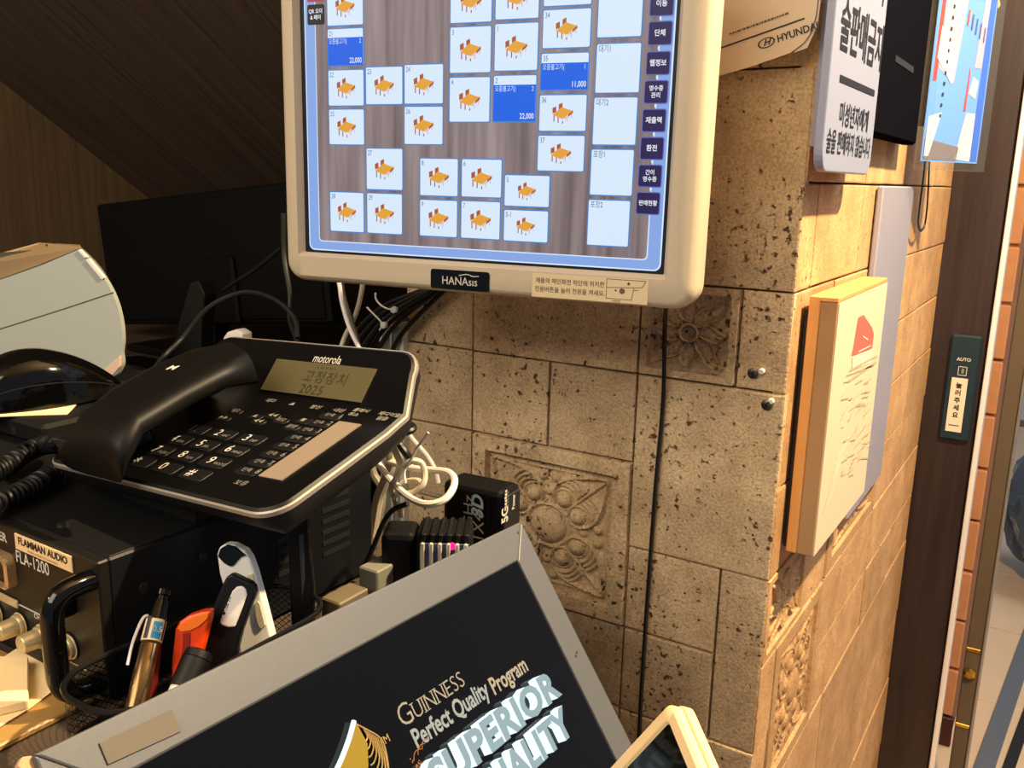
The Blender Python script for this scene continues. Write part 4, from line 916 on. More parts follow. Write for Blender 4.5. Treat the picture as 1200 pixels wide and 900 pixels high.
# set-top box, papers and mouse behind the handset
zS = -0.182
bxp = [at(-40, 490, Z=zS), at(62, 489, Z=zS)]
sb = thing('media_box', 'flat black box on the amplifier beneath the mouse and paper', 'box', (-0.54, -0.34, zA))
MB().box((-0.66, -0.395, zA), (-0.425, -0.285, zS), M['black_matte'], 0.003).build('casing', sb)
a = at(15, 505, Y=-0.396); MB().lathe([(0, 0.003), (0.0006, 0.003), (0.0007, 0.0022)], (a.x, -0.3948, max(a.z, zA + .006)), (a.x, -1.4, max(a.z, zA + .006)), M['zinc'], 14).build('front_screw', sb)
pg = [at(*p, Z=zS + 0.0006) for p in ((-30, 491), (0, 488.5), (40, 487), (79, 486), (94, 470), (70, 455), (-30, 458))]
tag(MB().prism(pg, (0, 0, 0.0008), M['paper']).build('paper_sheet', None, pg[0]), 'cream paper under the black mouse on the flat box', 'paper')
ta_ = [at(*p, Z=zS + 0.012) for p in ((184, 479), (207, 466), (206, 477))]
tag(MB().prism(ta_, (0, 0, 0.0006), M['paper']).build('paper_scrap', None, ta_[0]), 'small white paper corner showing under the telephone handset', 'paper')
# mouse
m0 = at(-36, 482, Z=zS + 0.002); m1 = at(138, 455, Z=zS + 0.002); md = (m1 - m0); mlen = md.length; md.normalize(); mn = Vector((-md.y, md.x, 0))
if mn.y < 0: mn = -mn
mc = m0
def mouse_pt(u_, th, k=1.0):
    x = u_ * mlen; wv = 0.031 * (math.sin(math.pi * (0.06 + 0.90 * u_)) ** 0.5) * k; hv = 0.042 * (math.sin(math.pi * (0.10 + 0.87 * u_ ** 0.85)) ** 0.75) * k
    cs, sn = math.cos(th), math.sin(th)
    return mc + md * x + mn * (math.copysign(abs(cs) ** 0.7, cs) * wv) + Vector((0, 0, max(0.0, math.copysign(abs(sn) ** 0.75, sn)) * hv))
mo = thing('computer_mouse', 'glossy black computer mouse in front of the white label printer', 'mouse', mc + md * mlen / 2)
def mloops(us, t0, t1, k, n=20): return [[mouse_pt(u_, t0 + (t1 - t0) * i / n, k) for i in range(n + 1)] for u_ in us]
us = [i / 22 for i in range(23)]
MB().loft(mloops(us, 0, math.pi, 1.0), M['black_gloss'], False, close=False).build('shell', mo)
MB().loft([[mouse_pt(u_, -math.pi + 0.0 + i * 2 * math.pi / 20 * 0 + math.pi * i / 20, 0.99) * 1 for i in range(21)] for u_ in us], M['black'], False, close=False).build('base', mo)
MB().tube([mouse_pt(u_, math.pi - 0.35, 1.003) for u_ in (0.06, 0.2, 0.35, 0.5, 0.65, 0.8, 0.94)], 0.0005, M['charcoal'], 6, 5).build('side_seam', mo)

# ================================================================== label printer
pn = Vector((0.34, -0.94, 0)).normalized(); pu = Vector((0.94, 0.34, 0)).normalized(); P0 = Vector((-0.80, -0.10, 0))
def PP(px, py, back=0.0): return onp(px, py, P0 - pn * back, pn)
top_l = [(-60, 352), (0, 328), (48, 311), (95, 291)]
curve = spline([(95, 291, 0), (112, 308, 0), (127, 327, 0), (138, 348, 0), (145, 372, 0), (147.5, 396, 0), (146, 412, 0), (147, 426, 0), (141, 438, 0)], 4)
front = top_l[:-1] + [(p.x, p.y) for p in curve] + [(130, 446), (60, 450), (-60, 462)]
f3 = [PP(*p) for p in front]; cen = sum(f3, Vector()) / len(f3); nf = len(top_l)
vdir = Vector((cen.x - CAM.x, cen.y - CAM.y, 0)).normalized(); shift = vdir * 0.11
b3 = [cen + (q - cen) * 0.90 + shift for q in f3]
for i, q_ in enumerate(((-60, 318), (0, 299), (46, 286.5), (94, 288.5))): b3[i] = onp(q_[0], q_[1], cen + shift, vdir)
for q_ in f3 + b3: q_.z = max(q_.z, -0.257)
zbp = min(q.z for q in f3)
lp = thing('label_printer', 'white rounded label printer with smoked top window at the left edge', 'printer', (cen.x, cen.y, zbp))
ins = [cen + (q - cen) * 0.985 + pn * 0.006 for q in f3]
MB().loft([ins, f3, b3], M['white_gloss'], True).build('shell', lp)
topm = MB(); topc = mat('printer_top', (160, 134, 100), 0.35)
nzv = Vector((0, 0, 0.0012)); topm.prism([f3[0] + nzv, f3[1] + nzv, f3[2] + nzv, f3[3] + nzv * .6, b3[3] + nzv * .6, b3[2] + nzv, b3[1] + nzv, b3[0] + nzv], (0, 0, 0.0012), topc); tpo = topm.build('top_cover', lp)
def TPt(u_, v_):                       # on the top: u along the front edge (0..1), v to the back
    q = min(2.999, u_ * 3); i = int(q); a = f3[i].lerp(f3[i + 1], q - i); c = b3[i].lerp(b3[i + 1], q - i); return a.lerp(c, v_) + Vector((0, 0, 0.0062))
MB().prism([TPt(*q) for q in ((0.0, 0.14), (0.34, 0.16), (0.68, 0.22), (0.64, 0.5), (0.34, 0.85), (0.0, 0.9))], (0, 0, 0.0012), M['grey_window']).build('window', tpo)
MB().prism([TPt(*q) for q in ((0.72, 0.55), (0.80, 0.57), (0.80, 0.70), (0.72, 0.68))], (0, 0, 0.0012), M['ink']).build('slot', tpo)
def seam(pts, r, m, nm): MB().tube([PP(*p) + pn * 0.0061 for p in pts], r, m, 6, 4).build(nm, lp)
seam([(-60, 405), (0, 386), (70, 364), (137, 342)], 0.0007, M['ink_soft'], 'seam')
MB().prism([PP(*p) + pn * 0.004 for p in ((96, 293), (99, 291.5), (108, 301), (104, 302))], pn * 0.004, M['white'], 0.0006).build('rim_highlight_short', lp)  # white chip paints the upper highlight of the curved rim
MB().prism([PP(*p) + pn * 0.004 for p in ((105, 304), (109, 302), (128, 325), (124, 327))], pn * 0.004, M['white'], 0.0006).build('rim_highlight_long', lp)  # white strip paints the longer highlight along the rim
MB().prism([PP(*p) + pn * 0.002 for p in ((118, 440), (146, 415), (146, 428), (130, 446))], pn * 0.007, mat('pinkish_base', (214, 182, 164), 0.4), 0.001).build('base_rim', lp)
MB().box((cen.x - 0.16, cen.y + 0.0, zbp - 0.0155), (cen.x + 0.02, cen.y + 0.08, zbp + 0.004), M['charcoal'], 0.002).build('foot', lp)
pstand = tag(MB().box((cen.x - 0.20, cen.y - 0.06, ZD + 0.0005), (cen.x + 0.07, cen.y + 0.19, zbp - 0.016), M['black_matte'], 0.003).build('printer_shelf', None, (cen.x, cen.y, ZD)), 'low black stand under the white label printer', 'stand')

# dark flat display seen from behind, in the recess
TVc = [at(112, 240, Y=0.2), at(335, 213, Y=0.2)]
tvx = (TVc[1] - TVc[0]); tvw = tvx.length + 0.06; tvx.normalize(); tvz = Vector((0, -1, 0)).cross(tvx) * -1
if tvz.z < 0: tvz = -tvz
TT = Matrix(((tvx.x, 0, tvz.x, TVc[0].x), (tvx.y, 1, tvz.y, TVc[0].y), (tvx.z, 0, tvz.z, TVc[0].z), (0, 0, 0, 1)))
tv = thing('flat_display', 'black flat display standing tilted in the dark recess behind the telephone', 'display', TT @ Matrix.Translation((tvw / 2, 0.02, -0.2)))
MB().box((0, 0, -0.205), (tvw, 0.03, 0), M['tvblack'], 0.004, T=TT).build('housing', tv)
MB().box((0.008, -0.003, -0.197), (tvw - 0.008, 0.0005, -0.010), M['tvblack'], 0.001, T=TT).build('rear_panel', tv)
MB().box((tvw * 0.35, -0.012, -0.2045), (tvw * 0.65, 0.02, -0.10), M['tvblack'], 0.004, T=TT).build('neck', tv)
b_ = TT @ Vector((tvw / 2, 0, -0.19)); MB().box((b_.x - 0.12, b_.y - 0.07, ZD + 0.0006), (b_.x + 0.12, b_.y + 0.08, ZD + 0.012), M['black'], 0.003).box((b_.x - 0.02, b_.y - 0.008, ZD + 0.01), (b_.x + 0.02, b_.y + 0.02, b_.z + 0.02), M['black']).build('foot', tv)
# clip box in the recess with dim cables
def cable(name, pts, r, m, label, flat=1.0, base=None):
    return tag(MB().tube(pts, r, m, 8, 7, flat=flat).build(name, None, pts[-1]), label, 'cable')
cable('black_cable', [at(172, 446, Y=-0.155), at(190, 420, Y=-0.15), at(215, 395, Y=-0.12), at(245, 360, Y=-0.10), at(285, 343, Y=-0.08), at(320, 350, Y=-0.08), at(345, 372, Y=-0.085), at(349, 396, Y=-0.095)], 0.0028, M['charcoal'], 'dark grey cable arching over the rear of the telephone in the recess')
cable('black_cable', [at(332, 250, Y=-0.02), at(333, 300, Y=-0.02), at(340, 345, Y=-0.03), at(340, 375, Y=-0.04), at(350, 405, Y=-0.06), at(352, 440, Y=-0.06), at(356, 490, Y=-0.06)], 0.0030, M['charcoal'], 'black cable hanging down along the left edge of the order monitor')
cable('black_cable', [at(262, 340, Y=0.12), at(280, 328, Y=0.12), at(300, 315, Y=0.12), at(330, 290, Y=0.12)], 0.0030, M['charcoal'], 'short dim black cable against the flat display in the recess')
lev = thing('display_bracket', 'dim black bracket standing in the recess behind the telephone', 'bracket', at(205, 440, Y=0.0))
MB().prism([at(*p, Y=0.0) for p in ((200, 412), (210, 375), (222, 332), (232, 329), (240, 345), (236, 380), (234, 440), (202, 440))], (0, 0.02, 0), M['black_matte'], 0.002).build('bracket_body', lev)
cl_ = at(272, 394, Y=-0.2); tag(MB().tube([at(274, 398, Y=-0.193), at(276, 430, Y=-0.19), at(270, 500, Z=ZD + 0.003)], 0.002, M['white_cable'], 8, 5).prism([at(*p, Y=-0.2) for p in ((261, 396), (266, 389), (276, 386), (284, 391), (284, 402), (262, 402))], (0, 0.012, 0), M['white'], 0.0015).build('cable_clip', None, cl_), 'small white plug peeking over the rear edge of the telephone', 'plug')

# ================================================================== left end of the stone wall: trunking, cables
tr = thing('cable_trunking', 'grey and white vertical cable trunking at the left end of the stone wall', 'trunking', (-0.422, 0.0, ZD))
zt_ = at(465, 378, Y=0.0).z
def TRX(px): return at(px, 400, Y=-0.004).x
MB().box((TRX(446), -0.002, ZD - 0.3), (TRX(458), 0.03, zt_ + 0.004), M['trunk'], 0.001).box((TRX(460.5), -0.004, ZD - 0.3), (TRX(470), 0.028, zt_ - 0.004), M['trunk'], 0.001).build('channel', tr)
MB().box((TRX(457.6), -0.006, ZD - 0.3), (TRX(460), 0.028, zt_ - 0.002), M['trunk_light'], 0.0008).box((TRX(470), -0.008, ZD - 0.3), (TRX(475), 0.02, zt_ - 0.006), M['trunk_light'], 0.001).box((TRX(441), 0.0, ZD - 0.3), (TRX(446), 0.02, zt_ - 0.006), M['trunk_light'], 0.001).build('cover_edge', tr)
for k in range(7):
    a = k * 2.3; p0, p1, p2 = (500 + k * 3, 338 + k * 0.8), (452 + k * 4 - 4, 360 + k * 5), (412 + k * 7, 396 + k * 5)
    Yk = -0.012 - (k % 3) * 0.006
    if k == 5: continue
    cable('black_cable', [at(p0[0] + 20, p0[1] - 14, Y=Yk), at(*p0, Y=Yk), at(*p1, Y=Yk), at(*p2, Y=Yk), at(p2[0] - 14, p2[1] + 40, Y=Yk)], 0.0027, M['black_cable'], 'black cable of the tied bundle under the lower left of the order monitor')['group'] = 'tied black cable bundle'
s_ = ['topmost', 'second', 'third', 'fourth', 'fifth', 'lowest']
for i_, o in enumerate([o for o in COL.objects if o.get('group') == 'tied black cable bundle']): o['label'] = s_[i_] + ' black cable, counted from upper left, in the zip-tied bundle beneath the order monitor'
def ztie(pts, head, label):
    Yz = -0.034; t = thing('zip_tie', label, 'zip tie', at(*head, Y=Yz))
    MB().tube([at(*p, Y=Yz) for p in pts], 0.0013, M['zip_white'], 6, 5, flat=0.6).build('tail', t)
    p = at(*head, Y=Yz); MB().lathe([(-0.002, 0.0036), (0.002, 0.0038), (0.0026, 0.0030)], p, p + Vector((0.2, -1, 0)), M['zip_white'], 6, False).build('head', t)
ztie([(440, 343), (441, 351), (447, 358), (455, 362), (461, 363)], (462, 363), 'upper white zip tie with hexagonal head on the black cable bundle')
ztie([(430, 360), (436, 366), (443, 373), (449, 380)], (450, 381), 'lower white zip tie with hexagonal head on the black cable bundle')
cable('white_cable', [at(394, 318, Y=-0.10), at(398, 335, Y=-0.10), at(401, 355, Y=-0.10), at(410, 385, Y=-0.10), at(425, 415, Y=-0.10), at(445, 450, Y=-0.10), at(463, 480, Y=-0.10), at(482, 512, Y=-0.09), at(500, 533, Y=-0.085), at(510, 550, Y=-0.085), at(514, 566, Y=-0.085)], 0.0021, M['white_cable'], 'long white cable running from the order monitor down behind the telephone')
cable('yellowed_cable', [at(426, 318, Y=-0.08), at(424, 340, Y=-0.08), at(417, 368, Y=-0.08), at(404, 395, Y=-0.08), at(396, 420, Y=-0.09), at(392, 445, Y=-0.1)], 0.0024, M['old_cable'], 'old yellowed twin cable crossing behind the white one under the monitor')
cable('grey_cable', [at(399, 322, Y=-0.085), at(404, 350, Y=-0.085), at(410, 370, Y=-0.085), at(418, 395, Y=-0.085), at(424, 420, Y=-0.09)], 0.0020, mat('grey_cable', (92, 86, 84), 0.5), 'dull grey cable just right of the white cable under the monitor')
# tangle behind the telephone
Yt = -0.248
def tp(*pts, Y=Yt): return [at(a, b, Y=Y + (c[0] if c else 0)) for a, b, *c in pts]
cable('white_cable', tp((430, 528), (444, 545), (462, 567, -.01), (480, 583, -.02), (500, 591, -.025), (520, 586, -.02), (531, 572, -.01), (532, 560), (524, 553, .006), (505, 551, .01), (485, 549, .012), (466, 544, .015), (452, 540, .02)), 0.0026, M['white_cable'], 'white cable curled in the widest loop of the tangle above the black adapter')
cable('white_cable', tp((460, 580), (459, 570, -.012), (466, 558, -.014), (474, 546, -.012), (484, 540, -.01), (494, 543, -.006), (498, 556, -.006), (495, 569, -.01), (484, 577, -.012), (472, 578, -.01), (467, 572), (474, 565, .004), (488, 563, .004), (496, 568, 0)), 0.0023, mat('loop_cable', (206, 196, 178), 0.45), 'pale cable wound into the small tight coil at the middle of the tangle')
cable('white_cable', tp((452, 512), (461, 525), (468, 540), (471, 556)), 0.0026, M['old_cable'], 'short pale cable coming down from the telephone into the tangle')
cable('white_cable', tp((455, 510, .02), (459, 525, .02), (458, 545, .02), (452, 562, .02), (444, 582, .02), (440, 604, .02), (436, 630, .02), (432, 660, .02)), 0.0042, M['old_cable'], 'thick yellowish cable hanging at the left of the tangle by the amplifier')
cable('white_cable', tp((434, 540, .03), (438, 556, .03), (446, 570, .03), (447, 590, .03), (442, 615, .03), (438, 650, .03)), 0.0035, mat('dull_cable', (150, 142, 124), 0.5), 'dull beige cable hanging behind the thick yellowish one by the amplifier')
cable('white_cable', tp((462, 582, -.005), (464, 590), (468, 596), (470, 604, .01)), 0.0022, M['old_cable'], 'short pale cable end dropping from the coil behind the black adapter')
cable('zip_tail', tp((475, 566, -.02), (474, 552, -.018), (482, 538, -.016), (490, 523, -.014), (502, 507, -.012)), 0.0010, M['zip_white'], 'thin white zip tie tail sticking up from the cable tangle')['category'] = 'zip tie'
cable('black_cable', tp((440, 505, -.01), (455, 508, -.012), (474, 507, -.012), (484, 503, -.006), (482, 498), (470, 496, .004), (455, 500, .006)), 0.0026, M['black_cable'], 'black cable bent in a flat loop beside the telephone rim')
cable('black_cable', tp((464, 510, .0), (468, 520), (475, 530), (482, 540, .004)), 0.0028, M['black_cable'], 'short black cable running down into the white cable tangle')
cable('black_cable', tp((478, 590, -.06), (460, 598, -.06), (448, 615, -.05), (438, 640, -.05), (425, 668, -.05)), 0.0018, M['black_cable'], 'thin black cable leaving the ribbed adapter towards the amplifier')

# wireless router box and ribbed adapter on the counter
ro = at(589, 562, Y=-0.235); rl = at(526, 557, Y=-0.235)
RW = ro.x - rl.x + 0.004; zr = (ro.z + rl.z) / 2 - 0.0075
rt = thing('network_box', 'upright black network box with rotated white lettering before the carved tile', 'router', (ro.x - RW / 2, -0.215, ZD))
TRo = Matrix.Translation((ro.x, -0.235, ZD + 0.0005)) @ Matrix.Rotation(math.radians(3), 4, 'Z')
MB().box((-RW, 0, 0), (0, 0.028, zr - ZD), M['black'], 0.004, 2, T=TRo).build('case', rt)
fp_ = MB().box((-0.001, 0.002, 0.002), (0.0008, 0.026, zr - ZD - 0.004), M['charcoal'], 0.0008, T=TRo).build('end_panel', rt)
def RT(px, py, dy=-0.0004):
    q = TRo.inverted() @ onp(px, py, TRo @ Vector((0, dy, 0)), TRo.to_3x3() @ Vector((0, 1, 0))); return TRo @ frame((q.x, dy, q.z), (0, 0, 1), (-1, 0, 0))
t = MB(); t.text('5GHz', RT(549, 605), 0.0115, M['print_white'], 0.0, 'CENTER', 1.2); t.text('1X4', RT(561, 618), 0.0135, M['print_white'], 0.0, 'CENTER', 1.0); t.text('3D', RT(560, 594), 0.0135, mat('pale_blue_print', (190, 220, 236), 0.5), 0.035, 'CENTER', 1.0, shear=0.2)
q = TRo.inverted() @ onp(573, 595, TRo @ Vector((0, -0.0004, 0)), Vector((0, 1, 0))); t.box((q.x, -0.0005, q.z - .014), (q.x + 0.0006, 0, q.z + .014), M['charcoal'], T=TRo); t.build('case_print', rt)
def RX(px, py):
    q = TRo.inverted() @ onp(px, py, TRo @ Vector((0.0011, 0, 0)), TRo.to_3x3() @ Vector((1, 0, 0))); return TRo @ frame((0.0011, q.y, q.z), (0, 0, 1), (0, -1, 0))
t = MB(); t.text('5G', RX(592, 603), 0.0125, M['print_white'], 0.03, 'CENTER', 0.80)
for k in range(6): t.raw([(-.0070 + k * .0024, -.0016 + .0008 * (k % 2), 0), (-.0052 + k * .0024, -.0016, 0), (-.0052 + k * .0024, .0018, 0), (-.0070 + k * .0024, .0018 - .0007 * (k % 3), 0)], [(0, 1, 2, 3)], M['print_white'], RX(593, 585))
for k in range(5): t.raw([(-.0050 + k * .0024, -.0006, 0), (-.0040 + k * .0024, -.0006, 0), (-.0040 + k * .0024, .0006, 0), (-.0050 + k * .0024, .0006, 0)], [(0, 1, 2, 3)], M['print_dim'], RX(595.5, 585))
t.text('Power', RX(602, 588), 0.0060, M['print_white'], 0.02, 'CENTER', 0.72); t.build('panel_lettering', fp_)
# adapter: ribbed body with clear front and a pink lamp
zat = at(505, 606, Y=-0.31).z - 0.011
c0_ = at(491, 640, Y=-0.315); AYAW = math.radians(31)
TAd = Matrix.Translation((c0_.x, c0_.y, ZD + 0.0005)) @ Matrix.Rotation(AYAW, 4, 'Z')
aW = 0.0335; aH = zat - ZD
ad_ = thing('ribbed_adapter', 'black ribbed adapter with clear front and glowing pink lamp by the sign', 'adapter', TAd)
MB().box((-0.003, 0.003, 0), (aW, 0.034, aH - 0.002), M['black_matte'], 0.004, 2, T=TAd).build('body', ad_)
MB().box((-0.026, 0.006, 0), (-0.0032, 0.034, aH - 0.004), M['black'], 0.004, 2, T=TAd).build('plug_body', ad_)
nr = 6
CR = mat('clear_rib', (226, 212, 194), 0.15, metal=0.4)
for k in range(nr):
    x = aW * (k + 0.5) / nr
    MB().box((x - 0.0019, -0.0012, 0.0005), (x + 0.0019, 0.030, aH), M['black'], 0.001, T=TAd).build('rib', ad_)
fr_ = MB().box((0.0006, -0.0026, 0.002), (aW - 0.0006, -0.0014, aH - 0.006), mat('smoke_front', (60, 82, 104), 0.08, spec=0.8), 0.0004, T=TAd).build('clear_front', ad_)
for k in range(nr):
    x = aW * (k + 0.5) / nr
    MB().box((x - 0.0014, -0.0050, aH - 0.026), (x + 0.0014, -0.0026, aH - 0.005), CR, 0.0008, T=TAd).build('clear_rib', fr_)
q = TAd.inverted() @ onp(530, 640, TAd @ Vector((0, -0.003, 0)), TAd.to_3x3() @ Vector((0, 1, 0)))
MB().lathe([(0, 0.0025), (0.001, 0.0023), (0.0014, 0.001)], TAd @ Vector((q.x, -0.0028, q.z)), TAd @ Vector((q.x, -1, q.z)), GLOW['led'], 14).build('led', ad_)
MB().box((aW - 0.001, -0.004, 0.006), (aW + 0.003, 0.004, 0.018), mat('pale_blue_plug', (150, 190, 214), 0.3), 0.001, T=TAd).build('side_plug', ad_)
# two small blocks by the sign
p = at(437, 684, Y=-0.33); tag(MB().box((p.x - 0.008, -0.335, ZD + 0.0005), (p.x + 0.008, -0.31, at(437, 669, Y=-0.335).z), mat('pale_block', (120, 120, 108), 0.5), 0.001).build('plastic_block', None, (p.x, -0.32, ZD)), 'small pale upright block behind the top edge of the sign frame', 'block')
p = at(392, 706, Y=-0.37); tag(MB().box((p.x - 0.010, -0.372, ZD + 0.0005), (p.x + 0.006, -0.345, at(388, 702, Y=-0.37).z), mat('tan_block', (104, 92, 70), 0.5), 0.001).build('plastic_block', None, (p.x, -0.36, ZD)), 'small tan block lower left of the pale one, behind the sign frame', 'block')

# ================================================================== papers on the writing board
zb1 = ZD + 0.004
e0 = at(0, 872, Z=zb1); e1 = at(92, 828, Z=zb1); xe = (e0.x + e1.x) / 2
tag(MB().box((xe - 0.34, -0.80, ZD + 0.0004), (xe, TA.translation.y - 0.006, zb1), M['board'], 0.0008).build('writing_board', None, (xe - 0.15, -0.62, ZD)), 'thin brown board lying on the counter in front of the amplifier', 'board')
zp = zb1 + 0.0006
pg = [at(*p, Z=zp) for p in ((-60, 812), (50, 741), (92, 752), (86, 800), (60, 812), (30, 834), (0, 852), (-60, 900))]
tag(MB().prism(pg, (0, 0, 0.0005), M['paper']).build('paper_sheet', None, pg[0]), 'larger cream paper on the board under the amplifier knobs', 'paper')
pg = [at(*p, Z=zp + 0.006) for p in ((-60, 790), (-10, 768), (33, 770), (33, 820), (0, 828), (-60, 846))]
tag(MB().prism(pg, (0, 0, -0.0052), M['paper'], 0.0005, 1).build('note_pad', None, pg[0]), 'cream note pad lying on the larger paper at the bottom left', 'note pad')

# ================================================================== pen basket
zk0, zk1 = ZD + 0.0006, ZD + 0.036
pa = at(98, 828, Z=zk1 - 0.002); pb_ = at(345, 733, Z=zk1 - 0.004)
kx1 = -0.150; kx0 = -0.208; ky0 = pa.y - 0.002; ky1 = -0.385
bk = thing('pen_basket', 'black perforated metal pen basket between amplifier and sign', 'basket', ((kx0 + kx1) / 2, (ky0 + ky1) / 2, zk0))
def netting(loop, z0, z1, cell, rows):
    per = 0; L = [Vector((x, y, 0)) for x, y in loop]; L.append(L[0]); acc = [0]
    for a, b in zip(L[:-1], L[1:]): acc.append(acc[-1] + (b - a).length)
    n = int(acc[-1] / cell)
    def pt(s):
        s = s % acc[-1]
        for i in range(len(acc) - 1):
            if acc[i + 1] >= s: return L[i].lerp(L[i + 1], (s - acc[i]) / max(1e-9, acc[i + 1] - acc[i]))
        return L[-1]
    b = bmesh.new(); g = []
    for r_ in range(rows + 1):
        z = z0 + (z1 - z0) * r_ / rows; row = []
        for k in range(n):
            p = pt((k + 0.5 * (r_ % 2)) * acc[-1] / n); row.append(b.verts.new((p.x, p.y, z)))
        g.append(row)
    for r_ in range(0, rows - 1):
        for k in range(n):
            if r_ % 2 == 0:
                q = (g[r_][(k + 1) % n], g[r_ + 1][(k + 1) % n], g[r_ + 2][(k + 1) % n], g[r_ + 1][k])
            else: q = (g[r_][k], g[r_ + 1][(k + 1) % n], g[r_ + 2][k], g[r_ + 1][k])
            try: b.faces.new(q)
            except ValueError: pass
    r_ = bmesh.ops.inset_individual(b, faces=b.faces[:], thickness=cell * 0.30, use_even_offset=True)
    inner = [f for f in b.faces if f not in set(r_['faces'])]
    bmesh.ops.delete(b, geom=inner, context='FACES')
    b2 = bmesh.ops.extrude_face_region(b, geom=b.faces[:]) if False else None
    return b
lp_ = rrect(kx0, ky0, kx1, ky1, 0.024, 6)
nb = netting(lp_, zk0 + 0.003, zk1 - 0.001, 0.0046, 16)
nn_ = MB().bm(nb, M['grille']).build('mesh_wall', bk); nn_['kind'] = 'stuff'
sm_ = nn_.modifiers.new('sheet', 'SOLIDIFY'); sm_.thickness = 0.0006
MB().tube([Vector((x, y, zk1)) for x, y in lp_ + lp_[:1]], 0.0016, M['grille'], 8, 1, cap=False).build('rim', bk)
MB().prism([Vector((x, y, zk0)) for x, y in lp_], (0, 0, 0.003), M['grille']).build('base', bk)

# things standing in the basket; each stands on planes that cross the basket
XPN = -0.178
def stick(pxA, pxB, XA, XB): return at(*pxA, X=XA), at(*pxB, X=XB)
A_, B_ = stick((192, 692), (158, 830), -0.196, -0.176); d = (A_ - B_); Lp = d.length; d.normalize()
B2 = B_ - d * 0.0; 
while B2.z > zk0 + 0.006: B2 = B2 - d * 0.002
A2 = A_; Lf = (A2 - B2).length
pen = thing('ballpoint_pen', 'gold and clear ballpoint pen with blue 0.5 label in the basket', 'pen', B2)
def seg(a, b, ra, rb, m, nm, par, n=18): return MB().lathe([(a * Lf, ra), (b * Lf, rb)], B2, A2, m, n).build(nm, par)
body = MB().lathe([(0, 0.0012), (0.10 * Lf, 0.0040), (0.14 * Lf, 0.0048), (0.64 * Lf, 0.0052), (0.645 * Lf, 0.0050)], B2, A2, mat('pen_gold', (112, 90, 60), 0.2, metal=0.85), 20).build('barrel', pen)
lbm = MB().lathe([(0.66 * Lf, 0.0054), (0.80 * Lf, 0.0053)], B2, A2, mat('pen_label', (226, 200, 156), 0.35), 20).build('label', pen)
MB().lathe([(0.80 * Lf, 0.0050), (0.93 * Lf, 0.0038), (0.935 * Lf, 0.0030), (0.965 * Lf, 0.0028), (0.966 * Lf, 0.0038), (1.0 * Lf, 0.0037)], B2, A2, M['black_gloss'], 20).build('cap_end', pen)
dl = (A2 - B2).normalized(); mid_ = B2 + dl * Lf * 0.73; tocam = (CAM - mid_); tocam = (tocam - dl * tocam.dot(dl)).normalized(); side = dl.cross(tocam)
TL = frame(mid_ + tocam * 0.00545 - side * 0.0012 * 0, -side if side.dot(RIGHT) < 0 else side, dl)
side = -side if side.dot(RIGHT) < 0 else side
t = MB(); TLb = frame(mid_ + tocam * 0.0054 + side * 0.0018, side, dl)
def curved(x0, x1, y0, y1, m, k=1.0):
    vs = []; 
    for i in range(6):
        for y in (y0, y1):
            th = (x0 + (x1 - x0) * i / 5) / 0.0055; c_ = mid_ + dl * y
            vs.append(c_ + (tocam * math.cos(th) + side * math.sin(th)) * 0.0056 * k)
    t.raw(vs, [(2 * i, 2 * i + 2, 2 * i + 3, 2 * i + 1) for i in range(5)], m)
curved(-0.0010, 0.0040, -0.0045, 0.0040, M['blue']); curved(-0.0050, -0.0026, -0.005, 0.0065, M['ink']); curved(0.0050, 0.0062, -0.005, 0.007, M['ink'])
curved(0.000, 0.0030, -0.0022, 0.0022, mat('pen_print', (220, 240, 250), 0.4), 1.006) if False else None
t.text('0.5', frame(mid_ + (tocam * math.cos(.27) + side * math.sin(.27)) * 0.00575, side * math.cos(.27) - tocam * math.sin(.27), dl), 0.0042, M['print_white'], 0.01); t.build('label_print', lbm)
q0 = B2 + dl * Lf * 0.50 - side * 0.0085; q1 = B2 + dl * Lf * 0.80 - side * 0.0068
MB().tube([q0, q0.lerp(q1, .5) - side * 0.001, q1, q1 + side * 0.003 + dl * 0.002], 0.0008, M['chrome'], 6, 5).build('clip', pen)
# red pen body beside it
A3, B3 = stick((183, 740), (172, 840), -0.190, -0.180)
red = thing('red_pen', 'dark red pen close behind the gold pen in the basket', 'pen', B3)
MB().lathe([(0, 0.0025), (0.01, 0.0036), ((A3 - B3).length, 0.0036)], B3, A3, mat('dark_red_barrel', (84, 16, 14), 0.4), 14).build('barrel', red)

def plate_px(mb, pts, P, n, thick, m, bev=0.0008, seg=2): return mb.prism([onp(a, b, P, n) for a, b in pts], -n * thick, m, bev, seg)
nC = Vector((0.55, -0.80, 0.24)).normalized()
# white handheld scanner-like remote, back of the basket
Pw = at(290, 700, X=-0.180); nw = Vector((0.55, -0.80, 0.22)).normalized()
rm_ = thing('handheld_remote', 'slim white remote with black tip standing in the basket', 'remote', onp(290, 745, Pw, nw))
rp = [(254, 650), (257, 641), (264, 638), (274, 639), (287, 646), (293, 655), (299, 672), (308, 705), (317, 740), (320, 752), (306, 762), (280, 770), (274, 735), (265, 700), (257, 672)]
plate_px(MB(), rp, Pw, nw, 0.012, M['white'], 0.0016, 3).build('body', rm_)
plate_px(MB(), [(255, 652), (258, 643), (266, 638.5), (276, 641), (288, 651), (282, 653), (278, 657), (273, 663), (269, 664), (262, 660)], Pw + nw * 0.0012, nw, 0.002, M['black_gloss'], 0.0004, 1).build('black_tip', rm_)
gb = mat('remote_button', (196, 186, 160), 0.5)
plate_px(MB(), [(289, 674), (296, 672), (300, 688), (301, 692), (293, 682)], Pw + nw * 0.0010, nw, 0.0015, gb, 0.0004, 1).build('button', rm_)
